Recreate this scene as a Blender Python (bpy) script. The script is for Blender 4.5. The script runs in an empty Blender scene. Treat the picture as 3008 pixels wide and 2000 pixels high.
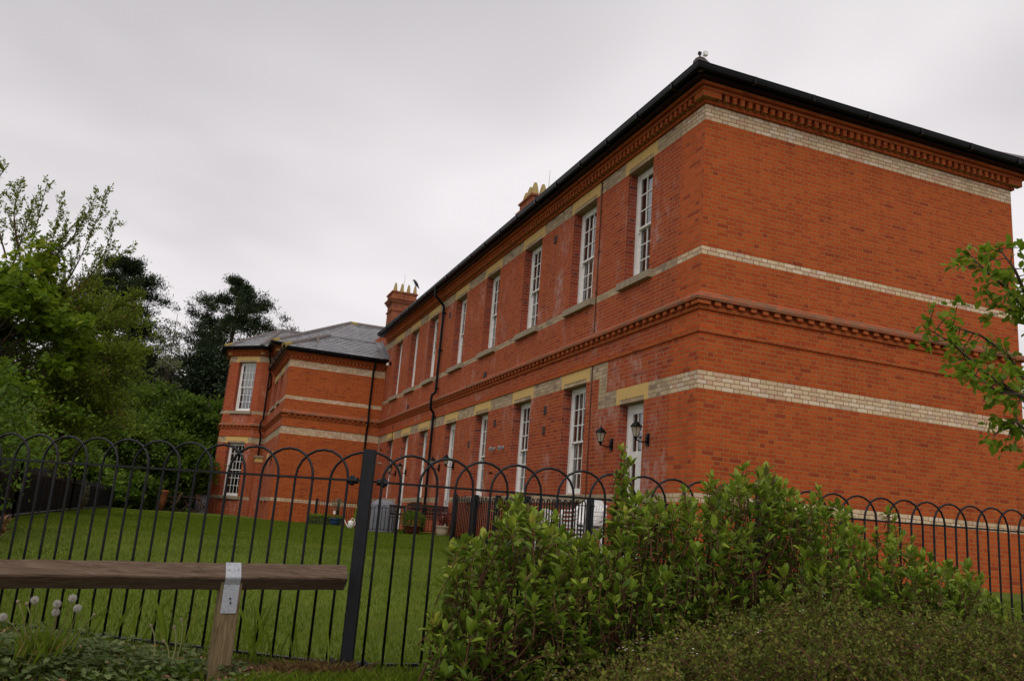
import bpy, math, random
import numpy as np
from mathutils import Vector, Matrix
R = math.radians
rng = np.random.default_rng(7)
random.seed(7)
SC = bpy.context.scene
COL = SC.collection

# ------------------------------------------------------------------ camera
CAM = np.array([-7.48125134, -11.50042317, 0.44738447])
YAW, PITCH, ROLL = R(20.25990135), R(12.53436317), R(4.53941754)
cy, sy, cp, sp = math.cos(YAW), math.sin(YAW), math.cos(PITCH), math.sin(PITCH)
FW = np.array([sy * cp, cy * cp, sp]); RT0 = np.array([cy, -sy, 0.0]); UP0 = np.cross(RT0, FW)
RT = math.cos(ROLL) * RT0 + math.sin(ROLL) * UP0
UP = -math.sin(ROLL) * RT0 + math.cos(ROLL) * UP0
cam = bpy.data.cameras.new('camera')
cam_o = bpy.data.objects.new('camera', cam); COL.objects.link(cam_o)
cam.sensor_width = 36.0; cam.sensor_fit = 'HORIZONTAL'
cam.lens = 2479.5185776838703 / 3008 * 36
cam.clip_start = 0.05; cam.clip_end = 2000
cam_o.matrix_world = Matrix(((RT[0], UP[0], -FW[0], CAM[0]), (RT[1], UP[1], -FW[1], CAM[1]), (RT[2], UP[2], -FW[2], CAM[2]), (0, 0, 0, 1)))
SC.camera = cam_o
SC.render.resolution_x, SC.render.resolution_y = 1024, 680

# ------------------------------------------------------------------ light
SUN_EL, SUN_AZ = R(47), R(204)          # azimuth clockwise from +Y: behind the camera, to its right
W = bpy.data.worlds.new('World'); SC.world = W; W.use_nodes = True
wt = W.node_tree; wt.nodes.clear()
def wn(t, **k):
    n = wt.nodes.new(t)
    for a, b in k.items(): setattr(n, a, b)
    return n
wo = wn('ShaderNodeOutputWorld'); wb = wn('ShaderNodeBackground'); wb.inputs['Strength'].default_value = 0.1
sky = wn('ShaderNodeTexSky', sky_type='NISHITA', sun_disc=False); sky.sun_elevation = SUN_EL; sky.sun_rotation = SUN_AZ
tc = wn('ShaderNodeTexCoord'); sep = wn('ShaderNodeSeparateXYZ'); wt.links.new(tc.outputs['Generated'], sep.inputs[0])
def wm(op, a, b=None, clamp=False):
    n = wn('ShaderNodeMath', operation=op, use_clamp=clamp)
    for i, v in enumerate((a, b)):
        if v is None: continue
        if isinstance(v, (int, float)): n.inputs[i].default_value = v
        else: wt.links.new(v, n.inputs[i])
    return n.outputs[0]
zz = wm('ADD', wm('MAXIMUM', sep.outputs[2], 0.0), 0.22)   # flat cloud deck seen from below
comb = wn('ShaderNodeCombineXYZ')
wt.links.new(wm('DIVIDE', sep.outputs[0], zz), comb.inputs[0]); wt.links.new(wm('DIVIDE', sep.outputs[1], zz), comb.inputs[1])
comb.inputs[2].default_value = 12.4
n1 = wn('ShaderNodeTexNoise'); n1.inputs['Scale'].default_value = 1.15; n1.inputs['Detail'].default_value = 3; n1.inputs['Roughness'].default_value = 0.42; n1.inputs['Distortion'].default_value = 0.3
wt.links.new(comb.outputs[0], n1.inputs['Vector'])
cr = wn('ShaderNodeValToRGB'); e = cr.color_ramp.elements
e[0].position = 0.36; e[0].color = (6.0, 5.72, 5.88, 1)
e[1].position = 0.64; e[1].color = (8.9, 8.5, 8.65, 1)
m_ = e.new(0.5); m_.color = (7.4, 7.05, 7.2, 1)
wt.links.new(n1.outputs['Fac'], cr.inputs[0])
mx = wn('ShaderNodeMix', data_type='RGBA'); mx.inputs['Factor'].default_value = 0.96
wt.links.new(sky.outputs[0], mx.inputs[6]); wt.links.new(cr.outputs[0], mx.inputs[7])
wt.links.new(mx.outputs[2], wb.inputs['Color']); wt.links.new(wb.outputs[0], wo.inputs['Surface'])
sun = bpy.data.lights.new('sun', 'SUN'); sun.energy = 1.25; sun.angle = R(45); sun.color = (1.0, 0.95, 0.9)
sun_o = bpy.data.objects.new('sun', sun); COL.objects.link(sun_o)
sd = Vector((math.sin(SUN_AZ) * math.cos(SUN_EL), math.cos(SUN_AZ) * math.cos(SUN_EL), math.sin(SUN_EL)))
sun_o.rotation_euler = sd.to_track_quat('Z', 'Y').to_euler(); sun_o.location = (0, -30, 40)
SC.view_settings.view_transform = 'Standard'; SC.view_settings.look = 'None'
SC.view_settings.exposure = 0.05; SC.view_settings.gamma = 1.0
SC.cycles.max_bounces = 8; SC.cycles.transparent_max_bounces = 16
SC.cycles.use_denoising = True

# ------------------------------------------------------------------ materials
class Mat:
    def __init__(s, name):
        s.m = bpy.data.materials.new(name); s.m.use_nodes = True; s.t = s.m.node_tree; s.t.nodes.clear()
        s.out = s.n('ShaderNodeOutputMaterial'); s.b = s.n('ShaderNodeBsdfPrincipled'); s.l(s.b.outputs[0], s.out.inputs[0])
    def n(s, t, **k):
        n = s.t.nodes.new(t)
        for a, b in k.items(): setattr(n, a, b)
        return n
    def l(s, a, b): s.t.links.new(a, b)
    def put(s, sock, v):
        if v is None: return
        if isinstance(v, bpy.types.NodeSocket): s.l(v, sock)
        elif isinstance(v, (int, float)): sock.default_value = v
        else: sock.default_value = tuple(v) + (1,) if len(v) == 3 and sock.type == 'RGBA' else v
    def math(s, op, a, b=None, c=None, clamp=False):
        n = s.n('ShaderNodeMath', operation=op, use_clamp=clamp)
        for i, v in enumerate((a, b, c)): s.put(n.inputs[i], v)
        return n.outputs[0]
    def mix(s, f, a, b, bt='MIX'):
        n = s.n('ShaderNodeMix', data_type='RGBA', blend_type=bt); s.put(n.inputs[0], f); s.put(n.inputs[6], a); s.put(n.inputs[7], b); return n.outputs[2]
    def noise(s, scale, detail=3, rough=.5, vec=None, dist=0.0, out='Fac'):
        n = s.n('ShaderNodeTexNoise'); n.inputs['Scale'].default_value = scale; n.inputs['Detail'].default_value = detail
        n.inputs['Roughness'].default_value = rough; n.inputs['Distortion'].default_value = dist
        if vec is not None: s.l(vec, n.inputs['Vector'])
        return n.outputs[out]
    def ramp(s, f, stops):
        n = s.n('ShaderNodeValToRGB'); el = n.color_ramp.elements
        while len(el) < len(stops): el.new(0.5)
        for e_, (p, c) in zip(el, stops): e_.position = p; e_.color = tuple(c) + (1,) if len(c) == 3 else c
        s.l(f, n.inputs[0]); return n.outputs[0]
    def step(s, v, lo, hi): 
        n = s.n('ShaderNodeMapRange', clamp=True, interpolation_type='SMOOTHSTEP'); s.put(n.inputs[0], v); n.inputs[1].default_value = lo; n.inputs[2].default_value = hi
        n.inputs[3].default_value = 0; n.inputs[4].default_value = 1; return n.outputs[0]
    def pos(s): return s.n('ShaderNodeNewGeometry').outputs['Position']
    def objc(s): return s.n('ShaderNodeTexCoord').outputs['Object']
    def scaled(s, v, sc):
        n = s.n('ShaderNodeMapping'); s.l(v, n.inputs[0]); n.inputs['Scale'].default_value = sc; return n.outputs[0]
    def bump(s, h, dist=.004, strength=1.0):
        n = s.n('ShaderNodeBump'); n.inputs['Distance'].default_value = dist; n.inputs['Strength'].default_value = strength
        s.l(h, n.inputs['Height']); s.l(n.outputs[0], s.b.inputs['Normal'])
    def fin(s, col=None, rough=.8, metal=0, spec=None):
        s.put(s.b.inputs['Base Color'], col); s.put(s.b.inputs['Roughness'], rough); s.put(s.b.inputs['Metallic'], metal)
        if spec is not None: s.b.inputs['Specular IOR Level'].default_value = spec
        return s.m

def brick(name, pal, mortar, bloom=0.0, bloomcol=(.42, .30, .28), dirt=.25):
    k = Mat(name)
    uv = k.n('ShaderNodeUVMap').outputs[0]; sp_ = k.n('ShaderNodeSeparateXYZ'); k.l(uv, sp_.inputs[0])
    u, v = sp_.outputs[0], sp_.outputs[1]
    wob = k.noise(14, 2, vec=k.pos()); v2 = k.math('ADD', v, k.math('MULTIPLY', k.math('SUBTRACT', wob, .5), .16))
    u2 = k.math('ADD', u, k.math('MULTIPLY', k.math('SUBTRACT', k.noise(11, 2, vec=k.pos()), .5), .012))
    row = k.math('FLOOR', v2); fv = k.math('FRACT', v2); P = .348
    us = k.math('ADD', k.math('DIVIDE', u2, P), k.math('MULTIPLY', k.math('MODULO', k.math('ABSOLUTE', row), 2.0), .5))
    cell = k.math('FLOOR', us); fu = k.math('FRACT', us); hd = k.math('GREATER_THAN', fu, .667)
    d1 = k.math('MINIMUM', fu, k.math('ABSOLUTE', k.math('SUBTRACT', fu, .667))); d1 = k.math('MINIMUM', d1, k.math('SUBTRACT', 1.0, fu))
    du = k.math('MULTIPLY', d1, P); dv = k.math('MULTIPLY', k.math('MINIMUM', fv, k.math('SUBTRACT', 1.0, fv)), .0755)
    mask = k.step(k.math('MINIMUM', du, dv), .0035, .0075)
    wn_ = k.n('ShaderNodeTexWhiteNoise', noise_dimensions='2D'); cb = k.n('ShaderNodeCombineXYZ')
    k.l(k.math('ADD', k.math('MULTIPLY', cell, 2.0), hd), cb.inputs[0]); k.l(row, cb.inputs[1]); k.l(cb.outputs[0], wn_.inputs['Vector'])
    n = k.n('ShaderNodeValToRGB'); n.color_ramp.interpolation = 'CONSTANT'; el = n.color_ramp.elements
    while len(el) < len(pal): el.new(.5)
    for e_, (p, c) in zip(el, pal): e_.position = p; e_.color = tuple(c) + (1,)
    k.l(wn_.outputs['Value'], n.inputs[0]); c = n.outputs[0]
    fine = k.noise(60, 3, .6, vec=k.pos()); c = k.mix(k.math('MULTIPLY', k.step(fine, .35, .8), .35), c, k.mix(.5, c, (.12, .05, .03)))
    big = k.noise(.7, 4, .6, vec=k.pos()); c = k.mix(k.math('MULTIPLY', k.step(big, .45, .75), dirt), c, k.mix(1.0, c, (.55, .5, .5), 'MULTIPLY'))
    streak = k.noise(1.0, 5, .65, vec=k.scaled(k.pos(), (3.2, 3.2, .28)), dist=.3); c = k.mix(k.math('MULTIPLY', k.step(streak, .52, .78), .38), c, k.mix(1.0, c, (.50, .52, .50), 'MULTIPLY'))
    mort = k.mix(k.noise(8, 3, vec=k.pos()), mortar, [x * .7 for x in mortar])
    c = k.mix(mask, mort, c)
    if bloom:
        st = k.noise(1.1, 6, .7, vec=k.scaled(k.pos(), (1.0, 1.0, .45)), dist=.4); st2 = k.noise(7, 4, .7, vec=k.scaled(k.pos(), (1, 1, .6)))
        f = k.math('MULTIPLY', k.step(st, .50, .72), k.step(st2, .36, .70)); f = k.math('MULTIPLY', f, bloom)
        c = k.mix(f, c, bloomcol)
    k.bump(k.math('ADD', k.math('MULTIPLY', mask, 1.0), k.math('MULTIPLY', fine, .35)), .005, .9)
    return k.fin(c, .9, spec=.12)
O1, O2, O3, O4, O5 = (.405, .076, .017), (.375, .067, .016), (.425, .085, .019), (.345, .059, .016), (.27, .044, .016)
M_ORANGE = brick('orange_brick', [(0, O1), (.28, O2), (.52, O3), (.7, O4), (.962, O5)], (.37, .19, .07), dirt=.34)
M_RED = brick('weathered_red_brick', [(0, (.38, .068, .020)), (.3, (.35, .059, .019)), (.55, (.40, .078, .022)), (.82, (.31, .050, .019)), (.97, (.25, .042, .021))], (.40, .23, .13), bloom=.78, bloomcol=(.50, .38, .34))
M_QUOIN = brick('brown_orange_brick', [(0, (.50, .092, .024)), (.35, (.44, .078, .022)), (.65, (.53, .10, .026)), (.92, (.32, .05, .02))], (.30, .19, .08), bloom=.06)
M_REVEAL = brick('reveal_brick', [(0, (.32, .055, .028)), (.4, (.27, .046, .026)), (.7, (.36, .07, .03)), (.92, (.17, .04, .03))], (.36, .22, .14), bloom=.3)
M_BUFF = brick('buff_brick', [(0, (.62, .47, .30)), (.34, (.54, .40, .25)), (.6, (.67, .53, .38)), (.76, (.56, .36, .25)), (.87, (.50, .38, .27)), (.94, (.62, .50, .38))], (.27, .135, .06), dirt=.10)
M_GREY = brick('stained_buff_brick', [(0, (.44, .33, .205)), (.4, (.36, .27, .17)), (.7, (.50, .38, .24)), (.9, (.27, .20, .145))], (.30, .22, .14), bloom=.2, bloomcol=(.45, .40, .34))
def plain(name, col, rough=.6, metal=0, var=.25, scale=6, bump=.0, spec=None):
    k = Mat(name); f = k.noise(scale, 4, .6, vec=k.pos())
    c = k.mix(k.step(f, .3, .75), col, [x * (1 - var) for x in col])
    if bump: k.bump(k.noise(scale * 6, 3, vec=k.pos()), bump, .6)
    return k.fin(c, rough, metal, spec)
def stone(name, a, b, dark):
    k = Mat(name); f = k.noise(5, 5, .65, vec=k.pos()); c = k.mix(f, a, b)
    s2 = k.noise(3, 4, .7, vec=k.scaled(k.pos(), (5, 5, 1))); c = k.mix(k.math('MULTIPLY', k.step(s2, .5, .75), .65), c, dark)
    k.bump(k.noise(40, 3, vec=k.pos()), .003, .6); return k.fin(c, .85, spec=.25)
M_LINTEL = stone('ochre_stone', (.64, .42, .145), (.55, .36, .13), (.30, .20, .09))
M_CHAMF = stone('shaded_stone', (.26, .18, .075), (.16, .12, .055), (.04, .035, .028))  # lintel stone darkened, painting in the shade of chamfer and soffit
M_SILL = stone('grey_stone', (.36, .29, .20), (.27, .21, .145), (.13, .105, .08))
M_POT = stone('lichen_terracotta', (.40, .29, .12), (.27, .20, .08), (.13, .13, .045))
M_CAP = stone('mossy_mortar', (.36, .28, .18), (.28, .24, .14), (.14, .13, .06))
M_WHITE = plain('white_paint', (.84, .82, .78), .45, var=.12, scale=9)
M_BLACK = plain('black_gutter', (.006, .006, .007), .30, var=.3, scale=5, spec=.13)
M_IRON = plain('black_iron', (.007, .007, .009), .42, var=.35, scale=30, bump=.001, spec=.28)
M_POST = plain('black_post', (.010, .010, .013), .45, var=.35, scale=18, bump=.001, spec=.25)
M_LEAD = plain('lead', (.20, .20, .21), .5, var=.3, scale=4)
M_ROOM = plain('room_plaster', (.24, .20, .15), .9)
M_CURT = plain('curtain_cloth', (.50, .40, .27), .9, var=.2, scale=12)
M_BLIND = plain('blind_cloth', (.52, .49, .43), .9, var=.08, scale=4)
def glass():
    k = Mat('window_glass'); g = k.n('ShaderNodeBsdfGlossy'); g.inputs['Roughness'].default_value = .03; g.inputs['Color'].default_value = (.9, .93, .95, 1)
    t_ = k.n('ShaderNodeBsdfTransparent'); t_.inputs['Color'].default_value = (.80, .84, .82, 1)
    lw = k.n('ShaderNodeFresnel'); lw.inputs['IOR'].default_value = 1.7
    n = k.n('ShaderNodeBump'); n.inputs['Distance'].default_value = .01; n.inputs['Strength'].default_value = .25
    k.l(k.noise(1.6, 2, vec=k.pos()), n.inputs['Height']); k.l(n.outputs[0], g.inputs['Normal'])
    m2 = k.n('ShaderNodeMixShader'); k.l(k.math('ADD', lw.outputs[0], .10, clamp=True), m2.inputs[0]); k.l(t_.outputs[0], m2.inputs[1]); k.l(g.outputs[0], m2.inputs[2])
    k.t.nodes.remove(k.b); k.l(m2.outputs[0], k.out.inputs[0]); return k.m
M_GLASS = glass()
def slate():
    k = Mat('wet_slate'); uv = k.n('ShaderNodeUVMap').outputs[0]; s_ = k.n('ShaderNodeSeparateXYZ'); k.l(uv, s_.inputs[0])
    row = k.math('FLOOR', s_.outputs[1]); us = k.math('ADD', k.math('DIVIDE', s_.outputs[0], .27), k.math('MULTIPLY', k.math('MODULO', row, 2.0), .5))
    cell = k.math('FLOOR', us); fu = k.math('FRACT', us)
    wn_ = k.n('ShaderNodeTexWhiteNoise', noise_dimensions='2D'); cb = k.n('ShaderNodeCombineXYZ'); k.l(cell, cb.inputs[0]); k.l(row, cb.inputs[1]); k.l(cb.outputs[0], wn_.inputs['Vector'])
    c = k.ramp(wn_.outputs['Value'], [(0, (.13, .128, .14)), (.5, (.185, .18, .19)), (1, (.25, .245, .255))])
    c = k.mix(k.math('MULTIPLY', k.step(k.noise(2.2, 4, .6, vec=k.pos()), .55, .7), .4), c, (.07, .075, .04))
    gap = k.step(k.math('MINIMUM', fu, k.math('SUBTRACT', 1.0, fu)), .015, .04); gap = k.math('MULTIPLY', gap, k.step(k.math('FRACT', s_.outputs[1]), .03, .13)); c = k.mix(gap, (.012, .012, .014), c)  # dark row edges paint in the course lip's shade; upright gaps are joints
    k.bump(k.math('ADD', gap, k.math('MULTIPLY', k.noise(20, 3, vec=k.pos()), .35)), .004, .7)
    r = k.math('ADD', .20, k.math('MULTIPLY', wn_.outputs['Value'], .22)); return k.fin(c, r, spec=.6)
M_SLATE = slate()
def ridge():
    k = Mat('ridge_clay'); c = k.mix(k.noise(5, 4, vec=k.pos()), (.15, .125, .115), (.10, .085, .08)); return k.fin(c, .7)
M_RIDGE = ridge()
M_LICHEN = plain('yellow_lichen', (.36, .25, .06), .9, var=.6, scale=14)
def foliage(name, cols, trans=.3, rough=.5, spec=.16):
    k = Mat(name); a = k.n('ShaderNodeAttribute', attribute_name='rnd'); c = k.ramp(a.outputs['Fac'], cols)
    k.fin(c, rough, spec=spec); t_ = k.n('ShaderNodeBsdfTranslucent'); k.l(k.mix(.5, c, (.10, .16, .01), 'ADD') if trans > .25 else c, t_.inputs['Color'])
    m2 = k.n('ShaderNodeMixShader'); m2.inputs[0].default_value = trans; k.l(k.b.outputs[0], m2.inputs[1]); k.l(t_.outputs[0], m2.inputs[2]); k.l(m2.outputs[0], k.out.inputs[0]); return k.m
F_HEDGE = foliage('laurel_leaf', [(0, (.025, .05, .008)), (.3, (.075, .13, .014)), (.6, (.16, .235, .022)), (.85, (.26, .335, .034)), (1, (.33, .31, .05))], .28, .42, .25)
F_HEDGEB = foliage('bronze_leaf', [(0, (.09, .05, .02)), (.5, (.13, .10, .03)), (1, (.16, .17, .04))], .2, .5)
F_COTON = foliage('cotoneaster_leaf', [(0, (.045, .062, .010)), (.5, (.105, .125, .018)), (.85, (.165, .18, .028)), (1, (.21, .14, .04))], .25, .6, .1)
F_MAPLE = foliage('maple_leaf', [(0, (.07, .125, .010)), (.5, (.13, .205, .014)), (.85, (.195, .275, .018)), (1, (.26, .29, .025))], .45, .55)
F_SALLOW = foliage('sallow_leaf', [(0, (.075, .11, .014)), (.5, (.145, .195, .02)), (.9, (.21, .26, .03)), (1, (.22, .13, .05))], .42, .5)
F_PINE = foliage('pine_needle', [(0, (.012, .021, .010)), (.6, (.026, .040, .015)), (1, (.050, .068, .024))], .05, .7, .05)
F_WOOD = foliage('woodland_leaf', [(0, (.03, .058, .009)), (.5, (.07, .125, .013)), (.85, (.12, .195, .02)), (1, (.17, .24, .03))], .35, .55)
F_DARK = foliage('dark_woodland_leaf', [(0, (.008, .015, .007)), (.6, (.018, .032, .010)), (1, (.03, .05, .014))], .12, .6, .2)
F_BIRCH = foliage('pale_leaf', [(0, (.10, .11, .06)), (.6, (.16, .17, .09)), (1, (.22, .22, .12))], .3, .6)
F_RIGHT = foliage('pear_leaf', [(0, (.08, .14, .010)), (.5, (.145, .23, .016)), (.9, (.22, .30, .024)), (1, (.27, .25, .05))], .45, .45)
F_GRASS = foliage('grass_blade', [(0, (.066, .102, .008)), (.5, (.112, .166, .012)), (.9, (.155, .215, .020)), (1, (.24, .20, .05))], .35, .6, .10)
F_WEED = foliage('weed_leaf', [(0, (.065, .095, .03)), (.6, (.12, .165, .055)), (1, (.19, .23, .09))], .3, .6, .1)
F_DRY = foliage('dry_leaf', [(0, (.13, .06, .035)), (.5, (.24, .12, .065)), (1, (.42, .25, .16))], .1, .7)
F_STRAW = foliage('straw', [(0, (.07, .04, .015)), (.6, (.13, .08, .03)), (1, (.20, .14, .05))], .15, .7)
F_RED = foliage('cordyline_leaf', [(0, (.10, .02, .02)), (1, (.20, .05, .04))], .15, .5)
F_OLIVE = foliage('olive_leaf', [(0, (.12, .15, .09)), (1, (.24, .28, .18))], .2, .6)
def bark(name, a, b):
    k = Mat(name); c = k.mix(k.noise(8, 4, .6, vec=k.scaled(k.pos(), (3, 3, .8))), a, b); k.bump(k.noise(25, 3, vec=k.scaled(k.pos(), (2, 2, .5))), .01, .8); return k.fin(c, .9, spec=.2)
M_BARK = bark('bark', (.05, .035, .024), (.09, .065, .045))
M_PBARK = bark('pine_bark', (.045, .026, .018), (.10, .055, .035))
M_STEM = bark('shrub_stem', (.07, .03, .018), (.12, .06, .03))
def wood(name, a, b, knots=True, green=0, sc=(1.2, 16, 16)):
    k = Mat(name); v = k.scaled(k.pos(), sc); g = k.noise(3.0, 7, .7, vec=v, dist=1.6); c = k.mix(k.step(g, .3, .72), a, b)
    ck = k.noise(2.2, 5, .75, vec=k.scaled(k.pos(), [x * 1.7 for x in sc]), dist=.6); c = k.mix(k.math('MULTIPLY', k.step(ck, .62, .70), .75), c, (.022, .013, .009))
    if green: c = k.mix(k.math('MULTIPLY', k.step(k.noise(4, 3, vec=k.pos()), .45, .7), green), c, (.10, .10, .045))
    k.bump(k.math('SUBTRACT', g, k.step(ck, .60, .70)), .006, .7); return k.fin(c, .85, spec=.15)
M_RAIL = wood('weathered_rail', (.072, .045, .028), (.155, .108, .074))
M_WPOST = wood('weathered_post', (.09, .062, .030), (.24, .175, .095), green=.6, sc=(18, 18, 1.3))
M_GALV = None
k = Mat('galvanised_steel'); v_ = k.n('ShaderNodeTexVoronoi'); v_.inputs['Scale'].default_value = 160; k.l(k.pos(), v_.inputs['Vector'])
c_ = k.mix(v_.outputs['Color'], (.30, .31, .33), (.40, .415, .44)); c_ = k.mix(k.math('MULTIPLY', k.step(k.noise(70, 3, .8, vec=k.pos()), .58, .66), .7), c_, (.13, .13, .14)); M_GALV = k.fin(c_, .5, .35)

# ------------------------------------------------------------------ mesh helpers
class MB:
    """collects quads/polygons with uv and material index; build() links ONE mesh object"""
    def __init__(s): s.v = []; s.f = []; s.uv = []; s.mi = []
    def poly(s, pts, uv=None, mi=0):
        i = len(s.v); s.v += [tuple(map(float, p)) for p in pts]; s.f.append(tuple(range(i, i + len(pts))))
        s.uv += (uv if uv is not None else [(0, 0)] * len(pts)); s.mi.append(mi)
    def box(s, a, b, mi=0, M=None):
        x0, y0, z0 = a; x1, y1, z1 = b
        P = [(x0, y0, z0), (x1, y0, z0), (x1, y1, z0), (x0, y1, z0), (x0, y0, z1), (x1, y0, z1), (x1, y1, z1), (x0, y1, z1)]
        if M is not None: P = [tuple(M @ Vector(p)) for p in P]
        for q in ((0, 3, 2, 1), (4, 5, 6, 7), (0, 1, 5, 4), (1, 2, 6, 5), (2, 3, 7, 6), (3, 0, 4, 7)):
            pts = [P[j] for j in q]; w = (Vector(pts[1]) - Vector(pts[0])).length
            uvs = [(p[0] + p[1], p[2] / .0758) for p in pts]; s.poly(pts, uvs, mi)
    def tube(s, pts, rad, n=8, mi=0, cap=True):
        pts = [Vector(p) for p in pts]; m = len(pts); rad = rad if hasattr(rad, '__len__') else [rad] * m
        rings = []; prev = None
        for i, p in enumerate(pts):
            d = (pts[min(i + 1, m - 1)] - pts[max(i - 1, 0)]).normalized()
            if prev is None: a = d.orthogonal().normalized()
            else:
                a = prev - d * prev.dot(d); a = a.normalized() if a.length > 1e-6 else d.orthogonal().normalized()
            prev = a; b = d.cross(a); i0 = len(s.v)
            for j in range(n):
                t = 2 * math.pi * j / n; q = p + (a * math.cos(t) + b * math.sin(t)) * rad[i]; s.v.append(tuple(q))
            rings.append(i0)
        for i in range(m - 1):
            for j in range(n):
                k2 = (j + 1) % n; s.f.append((rings[i] + j, rings[i] + k2, rings[i + 1] + k2, rings[i + 1] + j)); s.uv += [(0, 0)] * 4; s.mi.append(mi)
        if cap:
            s.f.append(tuple(rings[0] + j for j in reversed(range(n)))); s.uv += [(0, 0)] * n; s.mi.append(mi)
            s.f.append(tuple(rings[-1] + j for j in range(n))); s.uv += [(0, 0)] * n; s.mi.append(mi)
    def lathe(s, prof, c=(0, 0, 0), n=16, mi=0, sx=1, sy=1):
        i0 = len(s.v)
        for r_, z_ in prof:
            for j in range(n): t = 2 * math.pi * j / n; s.v.append((c[0] + sx * r_ * math.cos(t), c[1] + sy * r_ * math.sin(t), c[2] + z_))
        for i in range(len(prof) - 1):
            for j in range(n):
                k2 = (j + 1) % n; s.f.append((i0 + i * n + j, i0 + i * n + k2, i0 + (i + 1) * n + k2, i0 + (i + 1) * n + j)); s.uv += [(0, 0)] * 4; s.mi.append(mi)
    def sweep(s, path, prof, mi=0, zc=None):
        """profile (outward offset, z) along an XY path; outward is to the left of travel; mitred corners"""
        P = [Vector((p[0], p[1])) for p in path]; n = len(P); nor = []
        for i in range(n - 1): d = (P[i + 1] - P[i]).normalized(); nor.append(Vector((-d.y, d.x)))
        mit = []
        for i in range(n):
            a = nor[max(i - 1, 0)]; b = nor[min(i, n - 2)]; mvec = a + b; mit.append(mvec / (1 + a.dot(b)))
        acc = [0]
        for i in range(n - 1): acc.append(acc[-1] + (P[i + 1] - P[i]).length)
        L = [0]
        for j in range(len(prof) - 1): L.append(L[-1] + math.hypot(prof[j + 1][0] - prof[j][0], prof[j + 1][1] - prof[j][1]))
        for i in range(n - 1):
            for j in range(len(prof) - 1):
                o0, z0 = prof[j]; o1, z1 = prof[j + 1]; mm = mi[j] if isinstance(mi, (list, tuple)) else mi
                a = P[i] + mit[i] * o0; b = P[i + 1] + mit[i + 1] * o0; c = P[i + 1] + mit[i + 1] * o1; d = P[i] + mit[i] * o1
                v0, v1 = (z0 / .0758, z1 / .0758) if abs(z1 - z0) > 1e-4 else (L[j] / .0758 + .5, L[j + 1] / .0758 + .5)
                s.poly([(a.x, a.y, z0), (b.x, b.y, z0), (c.x, c.y, z1), (d.x, d.y, z1)], [(acc[i], v0), (acc[i + 1], v0), (acc[i + 1], v1), (acc[i], v1)], mm)
    def build(s, name, mats, parent=None, smooth=False, loc=None):
        me = bpy.data.meshes.new(name); me.from_pydata(s.v, [], s.f); me.update()
        mats = mats if isinstance(mats, (list, tuple)) else [mats]
        for m in mats: me.materials.append(m)
        me.polygons.foreach_set('material_index', s.mi)
        u = me.uv_layers.new(name='UVMap'); u.data.foreach_set('uv', np.array(s.uv, dtype=np.float32).ravel())
        if smooth: me.polygons.foreach_set('use_smooth', [True] * len(s.f))
        o = bpy.data.objects.new(name, me); COL.objects.link(o)
        if parent is not None: o.parent = parent; o.matrix_parent_inverse = PINV(parent)
        if loc: o.location = loc
        return o
def PINV(p):
    if p.parent is not None: return Matrix.Identity(4)
    return (Matrix.Translation(p.location) @ p.rotation_euler.to_matrix().to_4x4()).inverted()
def np_obj(name, V, F, mats, parent=None, rnd=None, mi=None):
    me = bpy.data.meshes.new(name); V = np.asarray(V, np.float32); F = np.asarray(F, np.int32); k_ = F.shape[1]
    me.vertices.add(len(V)); me.vertices.foreach_set('co', V.ravel()); me.loops.add(F.size); me.loops.foreach_set('vertex_index', F.ravel())
    me.polygons.add(len(F)); me.polygons.foreach_set('loop_start', np.arange(len(F), dtype=np.int32) * k_)
    try: me.polygons.foreach_set('loop_total', np.full(len(F), k_, np.int32))
    except Exception: pass
    for m in (mats if isinstance(mats, (list, tuple)) else [mats]): me.materials.append(m)
    if mi is not None: me.polygons.foreach_set('material_index', np.asarray(mi, np.int32))
    if rnd is not None:
        at = me.attributes.new('rnd', 'FLOAT', 'FACE'); at.data.foreach_set('value', np.asarray(rnd, np.float32))
    me.update(calc_edges=True); me.validate()
    o = bpy.data.objects.new(name, me); COL.objects.link(o)
    if parent is not None: o.parent = parent; o.matrix_parent_inverse = PINV(parent)
    return o
def thing(name, label, cat, loc=(0, 0, 0), group=None):
    o = bpy.data.objects.new(name, None); COL.objects.link(o); o.location = loc; o.empty_display_size = .2
    o['label'] = label; o['category'] = cat
    if group: o['group'] = group
    return o
def tag(o, label, cat, group=None, kind=None):
    if kind: o['kind'] = kind
    o['label'] = label; o['category'] = cat
    if group: o['group'] = group
    return o
def unit(a): return a / np.maximum(np.linalg.norm(a, axis=-1, keepdims=True), 1e-9)
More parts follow.
